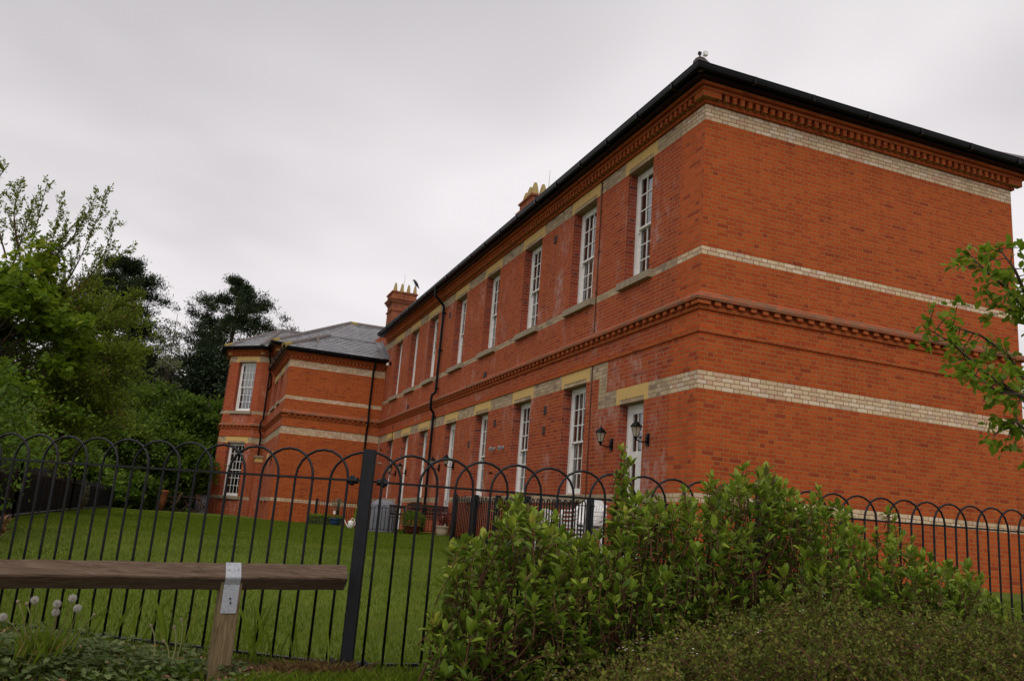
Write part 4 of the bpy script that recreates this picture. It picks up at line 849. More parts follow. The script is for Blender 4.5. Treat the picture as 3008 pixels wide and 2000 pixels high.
for i in range(nsc):
    cx = x0 + .07 + (x1 - x0 - .14) * (i + .5) / nsc; w_ = (x1 - x0) / nsc * .5
    for cz, rr in ((g + .585, .045), (g + .69, .05)):
        for sgn in (-1, 1): b.tube([(cx + sgn * (rr * math.cos(a_) * (1 - a_ / 9)), yb + .03 + .1 * (cz + rr * math.sin(a_) - g - .45) * .6, cz + rr * math.sin(a_) * (1 - a_ / 9)) for a_ in np.linspace(0, 5.5, 9)], .014, 5)
    b.tube([(cx + w_, yb + .02, g + .5), (cx + w_, yb + .07, g + .79)], .006, 5)
b.build('scroll_panel', M_IRON, t)
# lattice chair left of bench
def slat_chair(label, x, y, rz, back=.95, cross=True, mat=None, group=None):
    g = gz1(x, y); t = thing('wooden_chair', label, 'chair', (x, y, g), group); M = Matrix.Translation((x, y, g)) @ Matrix.Rotation(rz, 4, 'Z'); m = mat or M_TEAK; T_ = lambda *p: tuple(M @ Vector(p))
    for sx in (-.24, .24):
        b = MB(); b.tube([T_(sx, -.26, 0), T_(sx, .14, .45), T_(sx, .30, back)], .022, 6) if cross else b.tube([T_(sx, .22, 0), T_(sx, .22, .45), T_(sx, .30, back)], .022, 6); b.build('back_leg', m, t)
        b = MB(); b.tube([T_(sx, .30, 0), T_(sx, -.22, .45)], .022, 6) if cross else b.tube([T_(sx, -.22, 0), T_(sx, -.22, .62)], .022, 6); b.build('front_leg', m, t)
        b = MB(); b.box((sx - .03, -.24, .62), (sx + .03, .24, .65), 0, M); b.build('arm', m, t)
    for i in range(5): b = MB(); b.box((-.22, -.22 + i * .09, .44), (.22, -.22 + i * .09 + .07, .462), 0, M); b.build('seat_slat', m, t)
    b = MB(); b.box((-.25, .27, back - .07), (.25, .30, back), 0, M); b.box((-.25, .20, .52), (.25, .225, .57), 0, M); b.build('back_rail', m, t)
    for i in range(5): xx = -.19 + i * .095; b = MB(); b.tube([T_(xx, .21, .55), T_(xx, .285, back - .05)], .016, 5); b.build('back_slat', m, t)
slat_chair('brown slatted garden chair half hidden between grey cover and black bench', -1.52, 12.7, 0.15, .80, False, M_BENCH)
slat_chair('folding wooden chair left of the table on the far patio', -7.72, 30.6, R(-80), .86, True, None, 'folding chairs on the far patio'); slat_chair('folding wooden chair right of the table, in front of the far grey cover', -6.45, 30.7, R(75), .84, True, None, 'folding chairs on the far patio')
t = thing('patio_table', 'dark wooden table between the two folding chairs', 'table', (-7.0, 31.0, gz1(-7, 31))); g = gz1(-7, 31); b = MB(); b.box((-7.5, 30.6, g + .66), (-6.6, 31.4, g + .70)); b.build('tabletop', M_TEAK, t)
for a_, c in ((-7.4, -6.75), (-6.75, -7.4)):
    b = MB(); b.tube([(a_, 30.75, g), (c, 30.75, g + .66)], .025, 6); b.build('leg', M_TEAK, t); b = MB(); b.tube([(a_, 31.25, g), (c, 31.25, g + .66)], .025, 6); b.build('leg', M_TEAK, t)
M_COVER = plain('grey_cover', (.20, .205, .235), .55, var=.25, scale=5)
def cover(label, x0, x1, y0, y1, h, hs):
    cx, cy2 = (x0 + x1) / 2, (y0 + y1) / 2; g = gz1(cx, cy2); n = 40; mb = MB(); prof = [(1.04, 0), (1.03, .10), (1.0, hs * .5), (.98, hs), (.9, hs + (h - hs) * .45), (.55, h - (h - hs) * .15), (.0, h)]; rings = []
    for s_, z in prof:
        ring = []
        for i in range(n):
            a_ = 2 * math.pi * i / n; c, s2 = math.cos(a_), math.sin(a_); p_ = .35; ex = math.copysign(abs(c) ** p_, c); ey = math.copysign(abs(s2) ** p_, s2); fo = 1 + .025 * math.sin(a_ * 9) * (1 - z / h); ring.append((cx + ex * (x1 - x0) / 2 * s_ * fo, cy2 + ey * (y1 - y0) / 2 * s_ * fo, g + z))
        rings.append(ring)
    for p, q in zip(rings, rings[1:]):
        for i in range(n): mb.poly([p[i], p[(i + 1) % n], q[(i + 1) % n], q[i]])
    t = mb.build('barbecue_cover', M_COVER, None, True); tag(t, label, 'cover'); return t
cover('grey fabric cover over a barbecue beside the iron railing post', -2.15, -1.45, 13.45, 14.1, .95, .78); cover('grey fabric cover beside the folding chairs on the far patio', -6.8, -6.2, 31.9, 32.6, .88, .7)

M_BLUE = plain('blue_glaze', (.02, .055, .16), .2, var=.2, scale=8); M_REDG = plain('red_glaze', (.10, .012, .014), .15, var=.2, scale=8); M_CREAM = plain('cream_pot', (.42, .34, .24), .8, var=.15); M_TERRA = plain('terracotta', (.40, .13, .05), .85, var=.25, scale=5); M_SOIL = plain('soil', (.03, .02, .014), .95)
def leaf_blob(c, rad, n, ln, wd, mat, name, parent, shape='kite', up=.4, inner=.35):
    c = np.array(c); q = rv(n) * np.array(rad) * (inner + (1 - inner) * rng.random((n, 1)) ** .5); d = unit(q / np.array(rad) * .8 + [0, 0, up] + rv(n) * .6); V, F, ow = leaves(c + q, d, rv(n) * .7 + [0, 0, 1], ln * (.7 + .6 * rng.random(n)), wd * (.7 + .6 * rng.random(n)), .2, shape); return np_obj(name, V, F, mat, parent, rng.random(n)[ow])
def pot(name, label, cat, c, r0, r1, h, mat, plant):
    g = gz1(c[0], c[1]); t = thing(name, label, cat, (c[0], c[1], g)); b = MB(); b.lathe([(0, 0), (r0, 0), ((r0 + r1) / 2 * 1.04, h * .5), (r1, h * .9), (r1 * 1.07, h * .92), (r1 * 1.07, h), (r1 * .93, h), (r1 * .9, h * .9), (0, h * .88)], (c[0], c[1], g), 20); b.build('pot', mat, t, True); plant(t, g + h); return t
pot('potted_olive', 'blue glazed pot with a small grey-green standard tree and white tag', 'potted plant', (-1.95, 21.0), .14, .22, .27, M_BLUE, lambda t, z: (lambda b: (b.tube([(-1.95, 21.0, z - .05), (-1.94, 21.0, z + .4)], .014, 6), b.build('stem', M_BARK, t)))(MB()) and leaf_blob((-1.94, 21, z + .52), (.25, .25, .22), 420, .06, .018, F_OLIVE, 'foliage', t, inner=.1) and (lambda b: (b.poly([(-2.05, 20.96, z + .14), (-1.98, 20.96, z + .15), (-1.99, 20.96, z + .29), (-2.06, 20.96, z + .27)]), b.build('tag', M_WHITE, t)))(MB()))
pot('potted_shrub', 'round glossy dark red pot with a bushy green plant in front of the bench', 'potted plant', (-1.32, 12.0), .16, .27, .25, M_REDG, lambda t, z: leaf_blob((-1.32, 12.0, z + .14), (.36, .33, .26), 1500, .06, .022, F_WOOD, 'foliage', t, inner=.3))
def spiky(x, y, n, ln, wd, mat):
    def f(t, z):
        a_ = rng.random(n) * 6.283; d = np.stack([np.cos(a_) * .45, np.sin(a_) * .45, np.ones(n)], 1); d = unit(d + rng.normal(size=(n, 3)) * .12); V, F, ow = leaves(np.tile([x, y, z - .03], (n, 1)) + rng.normal(size=(n, 3)) * .015, d, rv(n), ln * (.6 + .5 * rng.random(n)), wd, .2, 'kite'); np_obj('foliage', V, F, mat, t, rng.random(n)[ow])
    return f
pot('potted_cordyline', 'cream pot with a dark red spiky plant at the right end of the bench', 'potted plant', (-.72, 11.1), .14, .165, .27, M_CREAM, spiky(-.72, 11.1, 40, .55, .035, F_RED))
def conif(t, z):
    n = 900; h = rng.random(n); a_ = rng.random(n) * 6.283; rr = .16 * (1 - h) ** .7 * (.6 + .4 * rng.random(n)); p = np.stack([-1.82 + rr * np.cos(a_), 17.4 + rr * np.sin(a_), z + h * .55], 1); V, F, ow = leaves(p, np.stack([np.cos(a_) * .5, np.sin(a_) * .5, np.ones(n)], 1), rv(n), .07, .02, .2, 'kite'); np_obj('foliage', V, F, F_HEDGE, t, (.4 + .6 * rng.random(n))[ow])
pot('potted_conifer', 'small cone-shaped light green conifer in a brown pot beside the watering can', 'potted plant', (-1.82, 17.4), .12, .17, .22, M_TERRA, conif)
def fern(t, z): spiky(-8.28, 30.25, 120, .55, .05, F_WOOD)(t, z)
pot('terracotta_planter', 'tall tapering terracotta planter with a fern on the far patio', 'planter', (-8.28, 30.25), .20, .29, .90, M_TERRA, fern)
g = gz1(-2.12, 17); t = thing('watering_can', 'white watering can on the lawn edge by the square post', 'watering can', (-2.12, 17, g)); b = MB(); b.lathe([(0, 0), (.10, 0), (.10, .22), (.085, .25), (.07, .25), (0, .24)], (-2.1, 17, g), 14); b.build('body', M_WHITE, t, True); b = MB(); b.tube([(-2.19, 17, g + .05), (-2.27, 17, g + .15), (-2.33, 17, g + .27)], [.022, .016, .014], 8); b.build('spout', M_WHITE, t); b = MB(); b.tube([(-2.02, 17, g + .06), (-1.96, 17, g + .15), (-2.0, 17, g + .3), (-2.08, 17, g + .34), (-2.12, 17, g + .25)], .012, 6); b.build('handle', M_WHITE, t)
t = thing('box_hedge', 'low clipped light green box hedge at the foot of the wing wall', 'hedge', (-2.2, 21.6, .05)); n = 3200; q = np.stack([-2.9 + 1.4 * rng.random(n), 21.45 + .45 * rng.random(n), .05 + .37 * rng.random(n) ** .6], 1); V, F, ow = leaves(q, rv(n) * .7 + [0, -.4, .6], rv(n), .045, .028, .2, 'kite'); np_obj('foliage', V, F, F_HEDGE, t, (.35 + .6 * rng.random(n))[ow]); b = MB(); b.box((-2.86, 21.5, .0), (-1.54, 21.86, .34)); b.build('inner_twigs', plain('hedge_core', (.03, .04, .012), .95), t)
for lab, x, y, h_ in (('leafy shrub in the bed under the window behind the plastic chairs', -.35, 4.7, .85), ('slender leafy shrub by the wall between two ground-floor windows', -.4, 6.3, 1.0), ('little red-leaved bush at the foot of the boundary fence', -9.2, -1.2, .25), ('thin yellow-green sapling against the dark boundary fence', -9.75, 12.9, .75)):
    g = gz1(x, y); t = thing('garden_shrub', lab, 'shrub', (x, y, g)); b = MB()
    for i in range(5): a_ = i * 1.3; b.tube([(x, y, g), (x + .1 * math.cos(a_), y + .1 * math.sin(a_), g + h_ * .9)], [.01, .004], 5)
    b.build('stems', M_STEM, t); leaf_blob((x, y, g + h_ * .6), (.28 if x > -5 else .1, .28 if x > -5 else .1, h_ * .45), 420 if x > -5 else 130, .06, .028, F_DRY if 'red' in lab else (F_BIRCH if 'yellow' in lab else F_WOOD), 'foliage', t, inner=.1)
# white plastic chairs
M_PLAST = plain('white_plastic', (.78, .76, .74), .4, var=.06)
def plastic_chair(label, x, y, rz, dz, group):
    g = gz1(x, y) + dz; t = thing('plastic_chair', label, 'chair', (x, y, g), group); M = Matrix.Translation((x, y, g)) @ Matrix.Rotation(rz, 4, 'Z'); T_ = lambda *p: tuple(M @ Vector(p))   # faces -x
    b = MB(); b.box((-.24, -.22, .40), (.20, .22, .43), 0, M); b.build('seat', M_PLAST, t)
    for sx, sy_ in ((-.25, -.23), (-.25, .23), (.24, -.22), (.24, .22)): b = MB(); b.tube([T_(sx * 1.12, sy_ * 1.1, 0), T_(sx, sy_, .41)], [.022, .03], 6); b.build('leg', M_PLAST, t)
    bk = MB(); n = 9; prof = []
    for i in range(n + 1):
        w = -1 + 2 * i / n; prof.append((.24 + .05 * (1 - w * w), w * .26, .88 - .13 * abs(w) ** 2.2))
    for i in range(n):
        (ax, ay, az), (bx_, by_, bz_) = prof[i], prof[i + 1]; gap_ = .006
        for f0, f1 in ((0, 1),): bk.poly([T_(ax - .08, ay * .85 + gap_, .44), T_(bx_ - .08, by_ * .85 - gap_, .44), T_(bx_, by_ - gap_, bz_ - .07), T_(ax, ay + gap_, az - .07)])
        bk.poly([T_(ax - .004, ay, az - .07), T_(bx_ - .004, by_, bz_ - .07), T_(bx_ - .004, by_, bz_), T_(ax - .004, ay, az)]); bk.poly([T_(ax + .018, ay, az - .07), T_(ax + .018, ay, az), T_(bx_ + .018, by_, bz_), T_(bx_ + .018, by_, bz_ - .07)]); bk.poly([T_(ax - .004, ay, az), T_(bx_ - .004, by_, bz_), T_(bx_ + .018, by_, bz_), T_(ax + .018, ay, az)])
    bk.build('backrest', M_PLAST, t)
    for s_ in (-1, 1):
        b = MB(); pts = [(.27, .27, .76), (.16, .29, .66), (.0, .29, .64), (-.20, .29, .63), (-.27, .28, .55), (-.27, .26, .41)]
        for p, q in zip(pts, pts[1:]):
            A_ = [T_(p[0], s_ * (p[1] - .03), p[2]), T_(p[0], s_ * (p[1] + .03), p[2]), T_(q[0], s_ * (q[1] + .03), q[2]), T_(q[0], s_ * (q[1] - .03), q[2])]; b.poly(A_); b.poly([(v[0], v[1], v[2] - .022) for v in reversed(A_)])
            for i2 in (0, 1): pa, pb = (A_[i2 * 1], A_[3 - i2]); b.poly([pa, pb, (pb[0], pb[1], pb[2] - .022), (pa[0], pa[1], pa[2] - .022)])
        b.build('arm', M_PLAST, t)
for i, lab in enumerate(('white plastic chair at the bottom of the stack behind the hedge', 'white plastic chair second from the bottom of the stack', 'white plastic chair second from the top of the stack', 'white plastic chair on top of the stack behind the hedge')): plastic_chair(lab, -1.05, 1.75, R(28), i * .07 - .06, 'stacked white chairs')
plastic_chair('white plastic chair standing on its own left of the stack', -1.1, 2.75, R(110), -.10, None)

# ------------------------------------------------------------------ vegetation
def curve_pts(p0, p1, sag, n=5):
    p0 = np.array(p0, float); p1 = np.array(p1, float); o_ = rng.normal(size=3) * sag; return [tuple(p0 + (p1 - p0) * t + o_ * math.sin(math.pi * t)) for t in np.linspace(0, 1, n)]
# -- leafy evergreen hedge shrubs in front of the railing
HX = np.array([-6.22, -6.2, -6.13, -5.97, -5.85, -5.75, -5.63, -5.55, -5.42, -5.26, -5.17, -5.04, -4.86, -4.68, -4.47, -4.28, -4.08, -3.9, -3.69, -3.47, -3.25, -3.08, -2.97, -2.68, -2.47, -2.3, -2.09, -1.8])
HZ = np.array([-.31, -.06, .33, .39, .56, .60, .53, .50, .40, .56, .66, .66, .66, .73, .85, .90, .86, .74, .82, .64, .55, .62, .51, .44, .45, .26, .09, -.1])
def under(x, y, HX_, HZ_, y0):
    """top of the clipped, leaning face of the bush above (x, y)"""
    k_ = (y - CAM[1]) / (y0 - CAM[1]); xe_ = CAM[0] + (x - CAM[0]) / k_
    return CAM[2] + (np.interp(xe_, HX_, HZ_) - CAM[2]) * k_ - .05 * (np.sin(x * 17 + 3 * np.sin(y * 11)) * np.sin(y * 13 + x * 5) + .6 * np.sin(x * 41 + y * 29)) - .03
def hedge_shrub(label, xa, xb, n_shoots, extra=()):
    t = thing('leafy_shrub', label, 'shrub', ((xa + xb) / 2, -7.2, gz1((xa + xb) / 2, -7.2)), 'leafy evergreen shrubs in front of the railing')
    st = MB(); P, D, Nn, LL, RR = [], [], [], [], []
    roots = [(rng.uniform(xa, xb), rng.uniform(-7.4, -6.95)) for _ in range(14)]
    def shoot(tip, ln, k_, light, spread=1.0):
        d = unit(np.array([rng.normal() * .22, rng.normal() * .22 - .08, 1.0])); base = tip - d * ln; st.tube([base, base + d * ln * .5 + rng.normal(size=3) * .006, tip], [.0038, .003, .0018], 5, cap=False)
        tt = np.clip(rng.random(k_) ** .65, 0, 1); tt[:6] = .95 + .05 * rng.random(6); az = np.arange(k_) * 2.4 + rng.normal(size=k_) * .7; el = .12 + .6 * tt ** 2 + rng.normal(size=k_) * .36 + .35 * (tt > .95)
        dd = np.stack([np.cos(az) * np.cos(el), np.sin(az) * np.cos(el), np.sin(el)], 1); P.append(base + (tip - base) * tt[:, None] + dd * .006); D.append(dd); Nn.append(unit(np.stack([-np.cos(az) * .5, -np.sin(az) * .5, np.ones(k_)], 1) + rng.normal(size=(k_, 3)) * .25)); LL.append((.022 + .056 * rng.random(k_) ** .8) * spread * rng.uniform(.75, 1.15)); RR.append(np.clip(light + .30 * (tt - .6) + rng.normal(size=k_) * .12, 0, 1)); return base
    n_done = 0
    while n_done < n_shoots:
        x, y = rng.uniform(xa, xb), (rng.uniform(-7.62, -6.86) if n_done % 5 else rng.uniform(-7.8, -7.5)); top = float(under(x, y, HX, HZ, -7.2)); g = gz1(x, y); H_ = top - g
        if H_ < .1: n_done += 1; continue
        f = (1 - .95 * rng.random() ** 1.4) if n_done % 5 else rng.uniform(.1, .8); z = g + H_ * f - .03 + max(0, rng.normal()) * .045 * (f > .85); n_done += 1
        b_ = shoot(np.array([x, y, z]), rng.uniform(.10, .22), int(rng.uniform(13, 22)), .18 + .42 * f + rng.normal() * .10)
        if n_done % 3 == 0:
            r_ = roots[rng.integers(0, len(roots))]; st.tube(curve_pts((r_[0], r_[1], gz1(*r_)), b_, .03, 4), [.007, .006, .005, .0035], 5, cap=False)
    for x, y, z in extra:
        g = gz1(x, y); st.tube(curve_pts((x, y, g), (x, y, z), .02, 5), list(np.linspace(.008, .003, 5)), 5)
        for q in np.arange(z, z - .48, -.055): shoot(np.array([x + rng.normal() * .016, y + rng.normal() * .016, q]), .10, 14, .66 - (z - q) * .5, .95)
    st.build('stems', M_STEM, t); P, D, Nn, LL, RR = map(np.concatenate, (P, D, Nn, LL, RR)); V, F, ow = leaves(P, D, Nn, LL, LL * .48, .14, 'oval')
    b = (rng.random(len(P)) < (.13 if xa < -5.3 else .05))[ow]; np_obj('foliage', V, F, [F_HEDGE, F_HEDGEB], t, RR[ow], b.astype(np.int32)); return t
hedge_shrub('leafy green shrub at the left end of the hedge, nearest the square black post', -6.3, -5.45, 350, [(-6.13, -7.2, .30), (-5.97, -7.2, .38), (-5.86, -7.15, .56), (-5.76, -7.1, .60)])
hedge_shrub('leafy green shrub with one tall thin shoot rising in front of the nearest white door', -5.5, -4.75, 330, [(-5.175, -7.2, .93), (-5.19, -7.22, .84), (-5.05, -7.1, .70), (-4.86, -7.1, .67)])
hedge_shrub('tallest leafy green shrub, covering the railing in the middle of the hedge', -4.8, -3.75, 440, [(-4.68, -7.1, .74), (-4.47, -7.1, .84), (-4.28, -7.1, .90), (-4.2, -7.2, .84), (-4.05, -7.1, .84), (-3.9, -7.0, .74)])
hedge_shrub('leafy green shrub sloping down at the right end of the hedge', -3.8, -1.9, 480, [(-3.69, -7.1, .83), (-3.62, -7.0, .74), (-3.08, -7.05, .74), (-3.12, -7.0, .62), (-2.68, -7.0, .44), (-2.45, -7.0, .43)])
# -- cotoneaster: a low spreading mound with tiny leaves and white flowers
CX = np.array([-6.15, -6.0, -5.8, -5.55, -5.26, -5.04, -4.81, -4.54, -4.29, -4.04, -3.72, -3.35, -2.94, -2.0]); CZ = np.array([-.42, -.25, -.15, -.04, .05, .13, .15, .21, .27, .18, .21, .16, .21, .2])
def coton(label, xa, xb, ntw, nfl):
    t = thing('cotoneaster', label, 'shrub', ((xa + xb) / 2, -8.0, gz1((xa + xb) / 2, -8)), 'low cotoneaster bushes with tiny leaves'); st = MB(); P, D, RR = [], [], []
    for i in range(ntw):
        x, y = rng.uniform(xa, xb), rng.uniform(-9.0, -7.55); zt = float(under(x, y, CX, CZ, -7.9)) - .10 * max(0, -8.0 - y) - .05 + rng.normal() * .035 - .26 * rng.random() ** 1.7 + (.09 * rng.random() if rng.random() < .12 else 0); g = gz1(x, y)
        if zt < g + .05: continue
        a_ = rng.random() * 6.283; ln = rng.uniform(.18, .42); d = np.array([math.cos(a_), math.sin(a_), rng.uniform(.05, .9) if rng.random() < .8 else 1.4]); d /= np.linalg.norm(d); p0 = np.array([x, y, zt]) - d * ln * .75 - [0, 0, .04]; p1 = np.array([x, y, zt]) + d * ln * .25; pts = np.array(curve_pts(p0, p1, .03, 5)); st.tube(pts, list(np.linspace(.0028, .0010, 5)), 4, cap=False)
        k_ = int(ln * 150); tt = rng.random(k_); base = np.stack([np.interp(tt, np.linspace(0, 1, 5), pts[:, c]) for c in range(3)], 1); P.append(base + rng.normal(size=(k_, 3)) * .008); D.append(unit(rng.normal(size=(k_, 3)) + d * .8 + [0, 0, .5])); RR.append(np.clip(rng.random(k_) * .7 + rng.normal() * .13 + .15, 0, 1))
    st.build('twigs', M_STEM, t); P, D, RR = map(np.concatenate, (P, D, RR)); n = len(P); ln = .013 + .010 * rng.random(n); V, F, ow = leaves(P, D, rng.normal(size=(n, 3)) * .5 + [0, -.2, 1], ln, ln * .68, .10, 'kite'); np_obj('foliage', V, F, F_COTON, t, RR[ow])
    fx = rng.uniform(xa, xb, nfl); fy = rng.uniform(-8.9, -7.5, nfl); fz = under(fx, fy, CX, CZ, -7.9) - .10 * np.maximum(0, -8.0 - fy) - .03 + rng.normal(size=nfl) * .02; c = np.stack([fx, fy, fz + .015], 1); c = np.concatenate([c + rng.normal(size=c.shape) * .012 for _ in range(3)]); Vs, Fs = [], []
    for j in range(5): a_ = j * 1.2566; n = len(c); d = np.tile([math.cos(a_), math.sin(a_), .45], (n, 1)) + rng.normal(size=(n, 3)) * .2; V, F, _ = leaves(c, d, np.tile([0, 0, 1.0], (n, 1)), .0065, .006, .1, 'kite'); Fs.append(F + sum(len(v) for v in Vs)); Vs.append(V)
    np_obj('flowers', np.concatenate(Vs), np.concatenate(Fs), plain('white_petal', (.62, .55, .50), .7, var=.05), t)['kind'] = 'stuff'
coton('low cotoneaster with tiny leaves and white flowers in front of the tallest leafy shrub', -6.2, -4.4, 1300, 30)
coton('low cotoneaster with tiny leaves and white flowers at the right frame edge', -4.45, -2.3, 1350, 34)

# -- trees
def branch_tree(name, label, base, trunk_top, r0, clumps, leaf, barkm, trunk_lean=(0, 0), group=None, cat='tree', flat=.6, limbs=True):
    """trunk with limbs to every clump; clumps: (centre, radius, leaves); leaf: dict(mat, ln, wd, shape, droop)"""
    base = np.array(base, float); tt = np.array(trunk_top, float); t = thing(name, label, cat, tuple(base), group); b = MB()
    tp = np.array(curve_pts(base - [0, 0, .2], tt, .02 * np.linalg.norm(tt - base), 7)); b.tube(tp, list(np.linspace(r0, r0 * .22, 7)), 8)
    P, D, RR = [], [], []
    for c, rad, n in clumps:
        c = np.array(c, float); h = np.clip((c[2] - base[2]) / max(.1, tt[2] - base[2]) * .85 - .12, .12, .97); s_ = np.array([np.interp(h, np.linspace(0, 1, 7), tp[:, q]) for q in range(3)])
        if limbs: b.tube(curve_pts(s_, c, .06 * np.linalg.norm(c - s_) * .5, 5), list(np.linspace(r0 * .28 * (1 - h * .7), r0 * .05, 5)), 5, cap=False)
        m = max(2, n // 40); sub = c + rng.normal(size=(m, 3)) * np.array([rad, rad, rad * flat]) * .55
        if limbs:
            for q in sub[:: max(1, m // 5)]: b.tube(curve_pts(c - (c - s_) * .15, q, .03 * rad, 4), [r0 * .05, r0 * .04, r0 * .03, r0 * .02], 4, cap=False)
        pick = rng.integers(0, m, n); p = sub[pick] + rng.normal(size=(n, 3)) * np.array([rad, rad, rad * flat]) * leaf.get('spread', .26); out = unit(p - c + rng.normal(size=(n, 3)) * .3 * rad); P.append(p); D.append(unit(out * .8 + rv(n) * .7 + [0, 0, leaf.get('up', -.1)])); RR.append(np.clip(rng.random(n) * .75 + .1 + rng.normal() * .13 + .12 * (p[:, 2] - c[2]) / rad, 0, 1))
    b.build('trunk', barkm, t, True); P, D, RR = map(np.concatenate, (P, D, RR)); n = len(P); ln = leaf['ln'] * (.6 + .7 * rng.random(n)); V, F, ow = leaves(P, D, rng.normal(size=(n, 3)) * .6 + [0, 0, 1], ln, ln * leaf['wd'], .15, leaf.get('shape', 'kite')); np_obj('crown', V, F, leaf['mat'], t, RR[ow]); return t
def ell_clumps(c, rx, ry, rz, n, rad, k_, top_bias=0.0, hollow=.55):
    out = []
    for _ in range(n):
        v = rv(1)[0]; v[2] = abs(v[2]) if rng.random() < top_bias else v[2]; q = hollow + (1 - hollow) * rng.random() ** .6; out.append((np.array(c) + v * np.array([rx, ry, rz]) * q, rad * rng.uniform(.7, 1.3), int(k_ * rng.uniform(.7, 1.3))))
    return out
def pxp(x, y, dist): return CAM + (FW + RT * (x - 1504) / 2479.5 - UP * (y - 1000) / 2479.5) * dist
MAPLE = dict(mat=F_MAPLE, ln=.12, wd=.95, shape='palm', up=-.25, spread=.30)
mc = pxp(-40, 1040, 17.0); mb_ = pxp(-190, 1420, 17.0)
branch_tree('maple_tree', 'large bright green maple with lobed leaves at the left edge of the photo', (mb_[0], mb_[1], gz1(mb_[0], mb_[1])), (mc[0] - .3, mc[1], mc[2] + 2.0), .17, ell_clumps(mc + [0, 0, .15], 1.95, 1.7, 2.05, 92, .40, 165, .3, .5), MAPLE, M_BARK)
SAL = dict(mat=F_SALLOW, ln=.085, wd=.48, shape='kite', up=.1, spread=.32)
def spray_tree():
    D0 = 18.5; c0 = pxp(235, 1080, D0); g0 = pxp(150, 1430, D0)
    t = branch_tree('sallow_tree', 'loose small-leaved sallow with long sprays reaching up beside the maple', (g0[0], g0[1], gz1(g0[0], g0[1])), tuple(pxp(215, 900, D0)), .10, ell_clumps(c0, 1.35, 1.2, 1.85, 84, .38, 300, .2, .35), SAL, M_BARK)
    b = MB(); P, D = [], []
    for (ax, ay, tx, ty) in ((60, 860, 138, 538), (120, 880, 178, 590), (150, 900, 312, 566), (190, 880, 340, 648), (200, 900, 374, 728), (110, 800, 282, 575), (60, 760, 60, 545), (20, 760, 12, 488), (260, 950, 400, 862), (240, 980, 398, 905), (300, 1050, 428, 1028), (100, 870, 235, 640), (30, 800, 95, 600)):
        D1 = D0 + rng.uniform(-.5, .5); pts = np.array(curve_pts(pxp(ax, ay, D1), pxp(tx, ty, D1), .10, 7)); b.tube(pts, list(np.linspace(.022, .004, 7)), 5); main = (pts[-1] - pts[0]) / np.linalg.norm(pts[-1] - pts[0])
        for tt in np.linspace(.12, 1, 22):
            p = np.array([np.interp(tt, np.linspace(0, 1, 7), pts[:, q]) for q in range(3)]); d = unit(main + rv(1)[0] * .7); ln = .42 * (1.15 - tt) + .12; e_ = p + d * ln; b.tube([p, e_], [.005, .0025], 4, cap=False); k_ = int(12 + ln * 58); u_ = rng.random(k_); P.append(p + (e_ - p) * u_[:, None] + rng.normal(size=(k_, 3)) * .02); D.append(unit(d + rv(k_) * .9))
    b.build('sprays', M_STEM, t); P = np.concatenate(P); D = np.concatenate(D); n = len(P); ln = .075 * (.6 + .6 * rng.random(n)); V, F, ow = leaves(P, D, rv(n), ln, ln * .45, .15, 'kite'); np_obj('spray_leaves', V, F, F_SALLOW, t, rng.random(n)[ow])
spray_tree()
# pines
def pine(label, base, h, r0, crown, tufts, seed, lean=0.0, k_=26):
    global rng; keep = rng; rng = np.random.default_rng(seed); base = np.array(base, float); t = thing('pine_tree', label, 'tree', tuple(base), 'dark pines behind the lawn'); b = MB(); tp = np.array(curve_pts(base - [0, 0, .3], base + [lean, 0, h * .97], h * .012, 9)); b.tube(tp, list(np.linspace(r0, r0 * .2, 9)), 9); C_ = []
    for (f, rad, n, zs_) in crown:        # height fraction, reach, limbs, thickness
        for i in range(n):
            a_ = 6.283 * (i + rng.random() * .8) / n; fj = f + rng.uniform(-.03, .03); s_ = np.array([np.interp(fj, np.linspace(0, 1, 9), tp[:, q]) for q in range(3)]); rr = rad * rng.uniform(.72, 1.08); e_ = s_ + [rr * math.cos(a_), rr * math.sin(a_), rng.uniform(-.02, .16) * rr + zs_ * rng.normal() * .4]; pts = np.array(curve_pts(s_, e_, .06 * rr, 5)); b.tube(pts, list(np.linspace(r0 * .30 * (1.15 - f), .02, 5)), 5, cap=False)
            for tt in rng.uniform(.35, 1.02, tufts): p = s_ + (e_ - s_) * tt + rng.normal(size=3) * np.array([.16, .16, .075]) * rr * (.5 + .5 * tt); C_.append(p + [0, 0, .12])
    b.build('trunk', M_PBARK, t, True); C_ = np.array(C_); n = len(C_); V_, F_, R_ = [], [], []
    P = np.repeat(C_, k_, 0) + rng.normal(size=(n * k_, 3)) * [.20, .20, .16]; D = unit(rv(n * k_) + [0, 0, .75]); V, F, ow = leaves(P, D, rv(n * k_), .30 * (.6 + .6 * rng.random(n * k_)), .055, .1, 'kite'); np_obj('crown', V, F, F_PINE, t, np.clip(np.repeat(rng.random(n), k_) * .6 + rng.random(n * k_) * .4, 0, 1)[ow]); rng = keep; return t
pb = pxp(606, 1470, 60); pine('tall dark pine with layered limbs standing right behind the wing roof', (pb[0], pb[1], .1), 17.4, .34, [(.50, 3.9, 8, .5), (.565, 4.9, 10, .6), (.63, 4.9, 10, .6), (.70, 4.3, 9, .7), (.77, 3.4, 8, .6), (.84, 3.2, 7, .6), (.90, 2.3, 6, .6), (.96, 1.0, 5, .5)], 13, 5, lean=.2, k_=62)
pb = pxp(238, 1470, 56); pine('broad round-topped dark pine behind the left trees', (pb[0], pb[1], .1), 17.4, .36, [(.42, 3.4, 9, .7), (.50, 3.6, 10, .8), (.58, 3.6, 10, .8), (.66, 3.6, 10, .8), (.74, 3.5, 10, .8), (.82, 3.1, 10, .8), (.89, 2.4, 8, .8), (.955, 1.3, 7, .6)], 15, 9, k_=62)
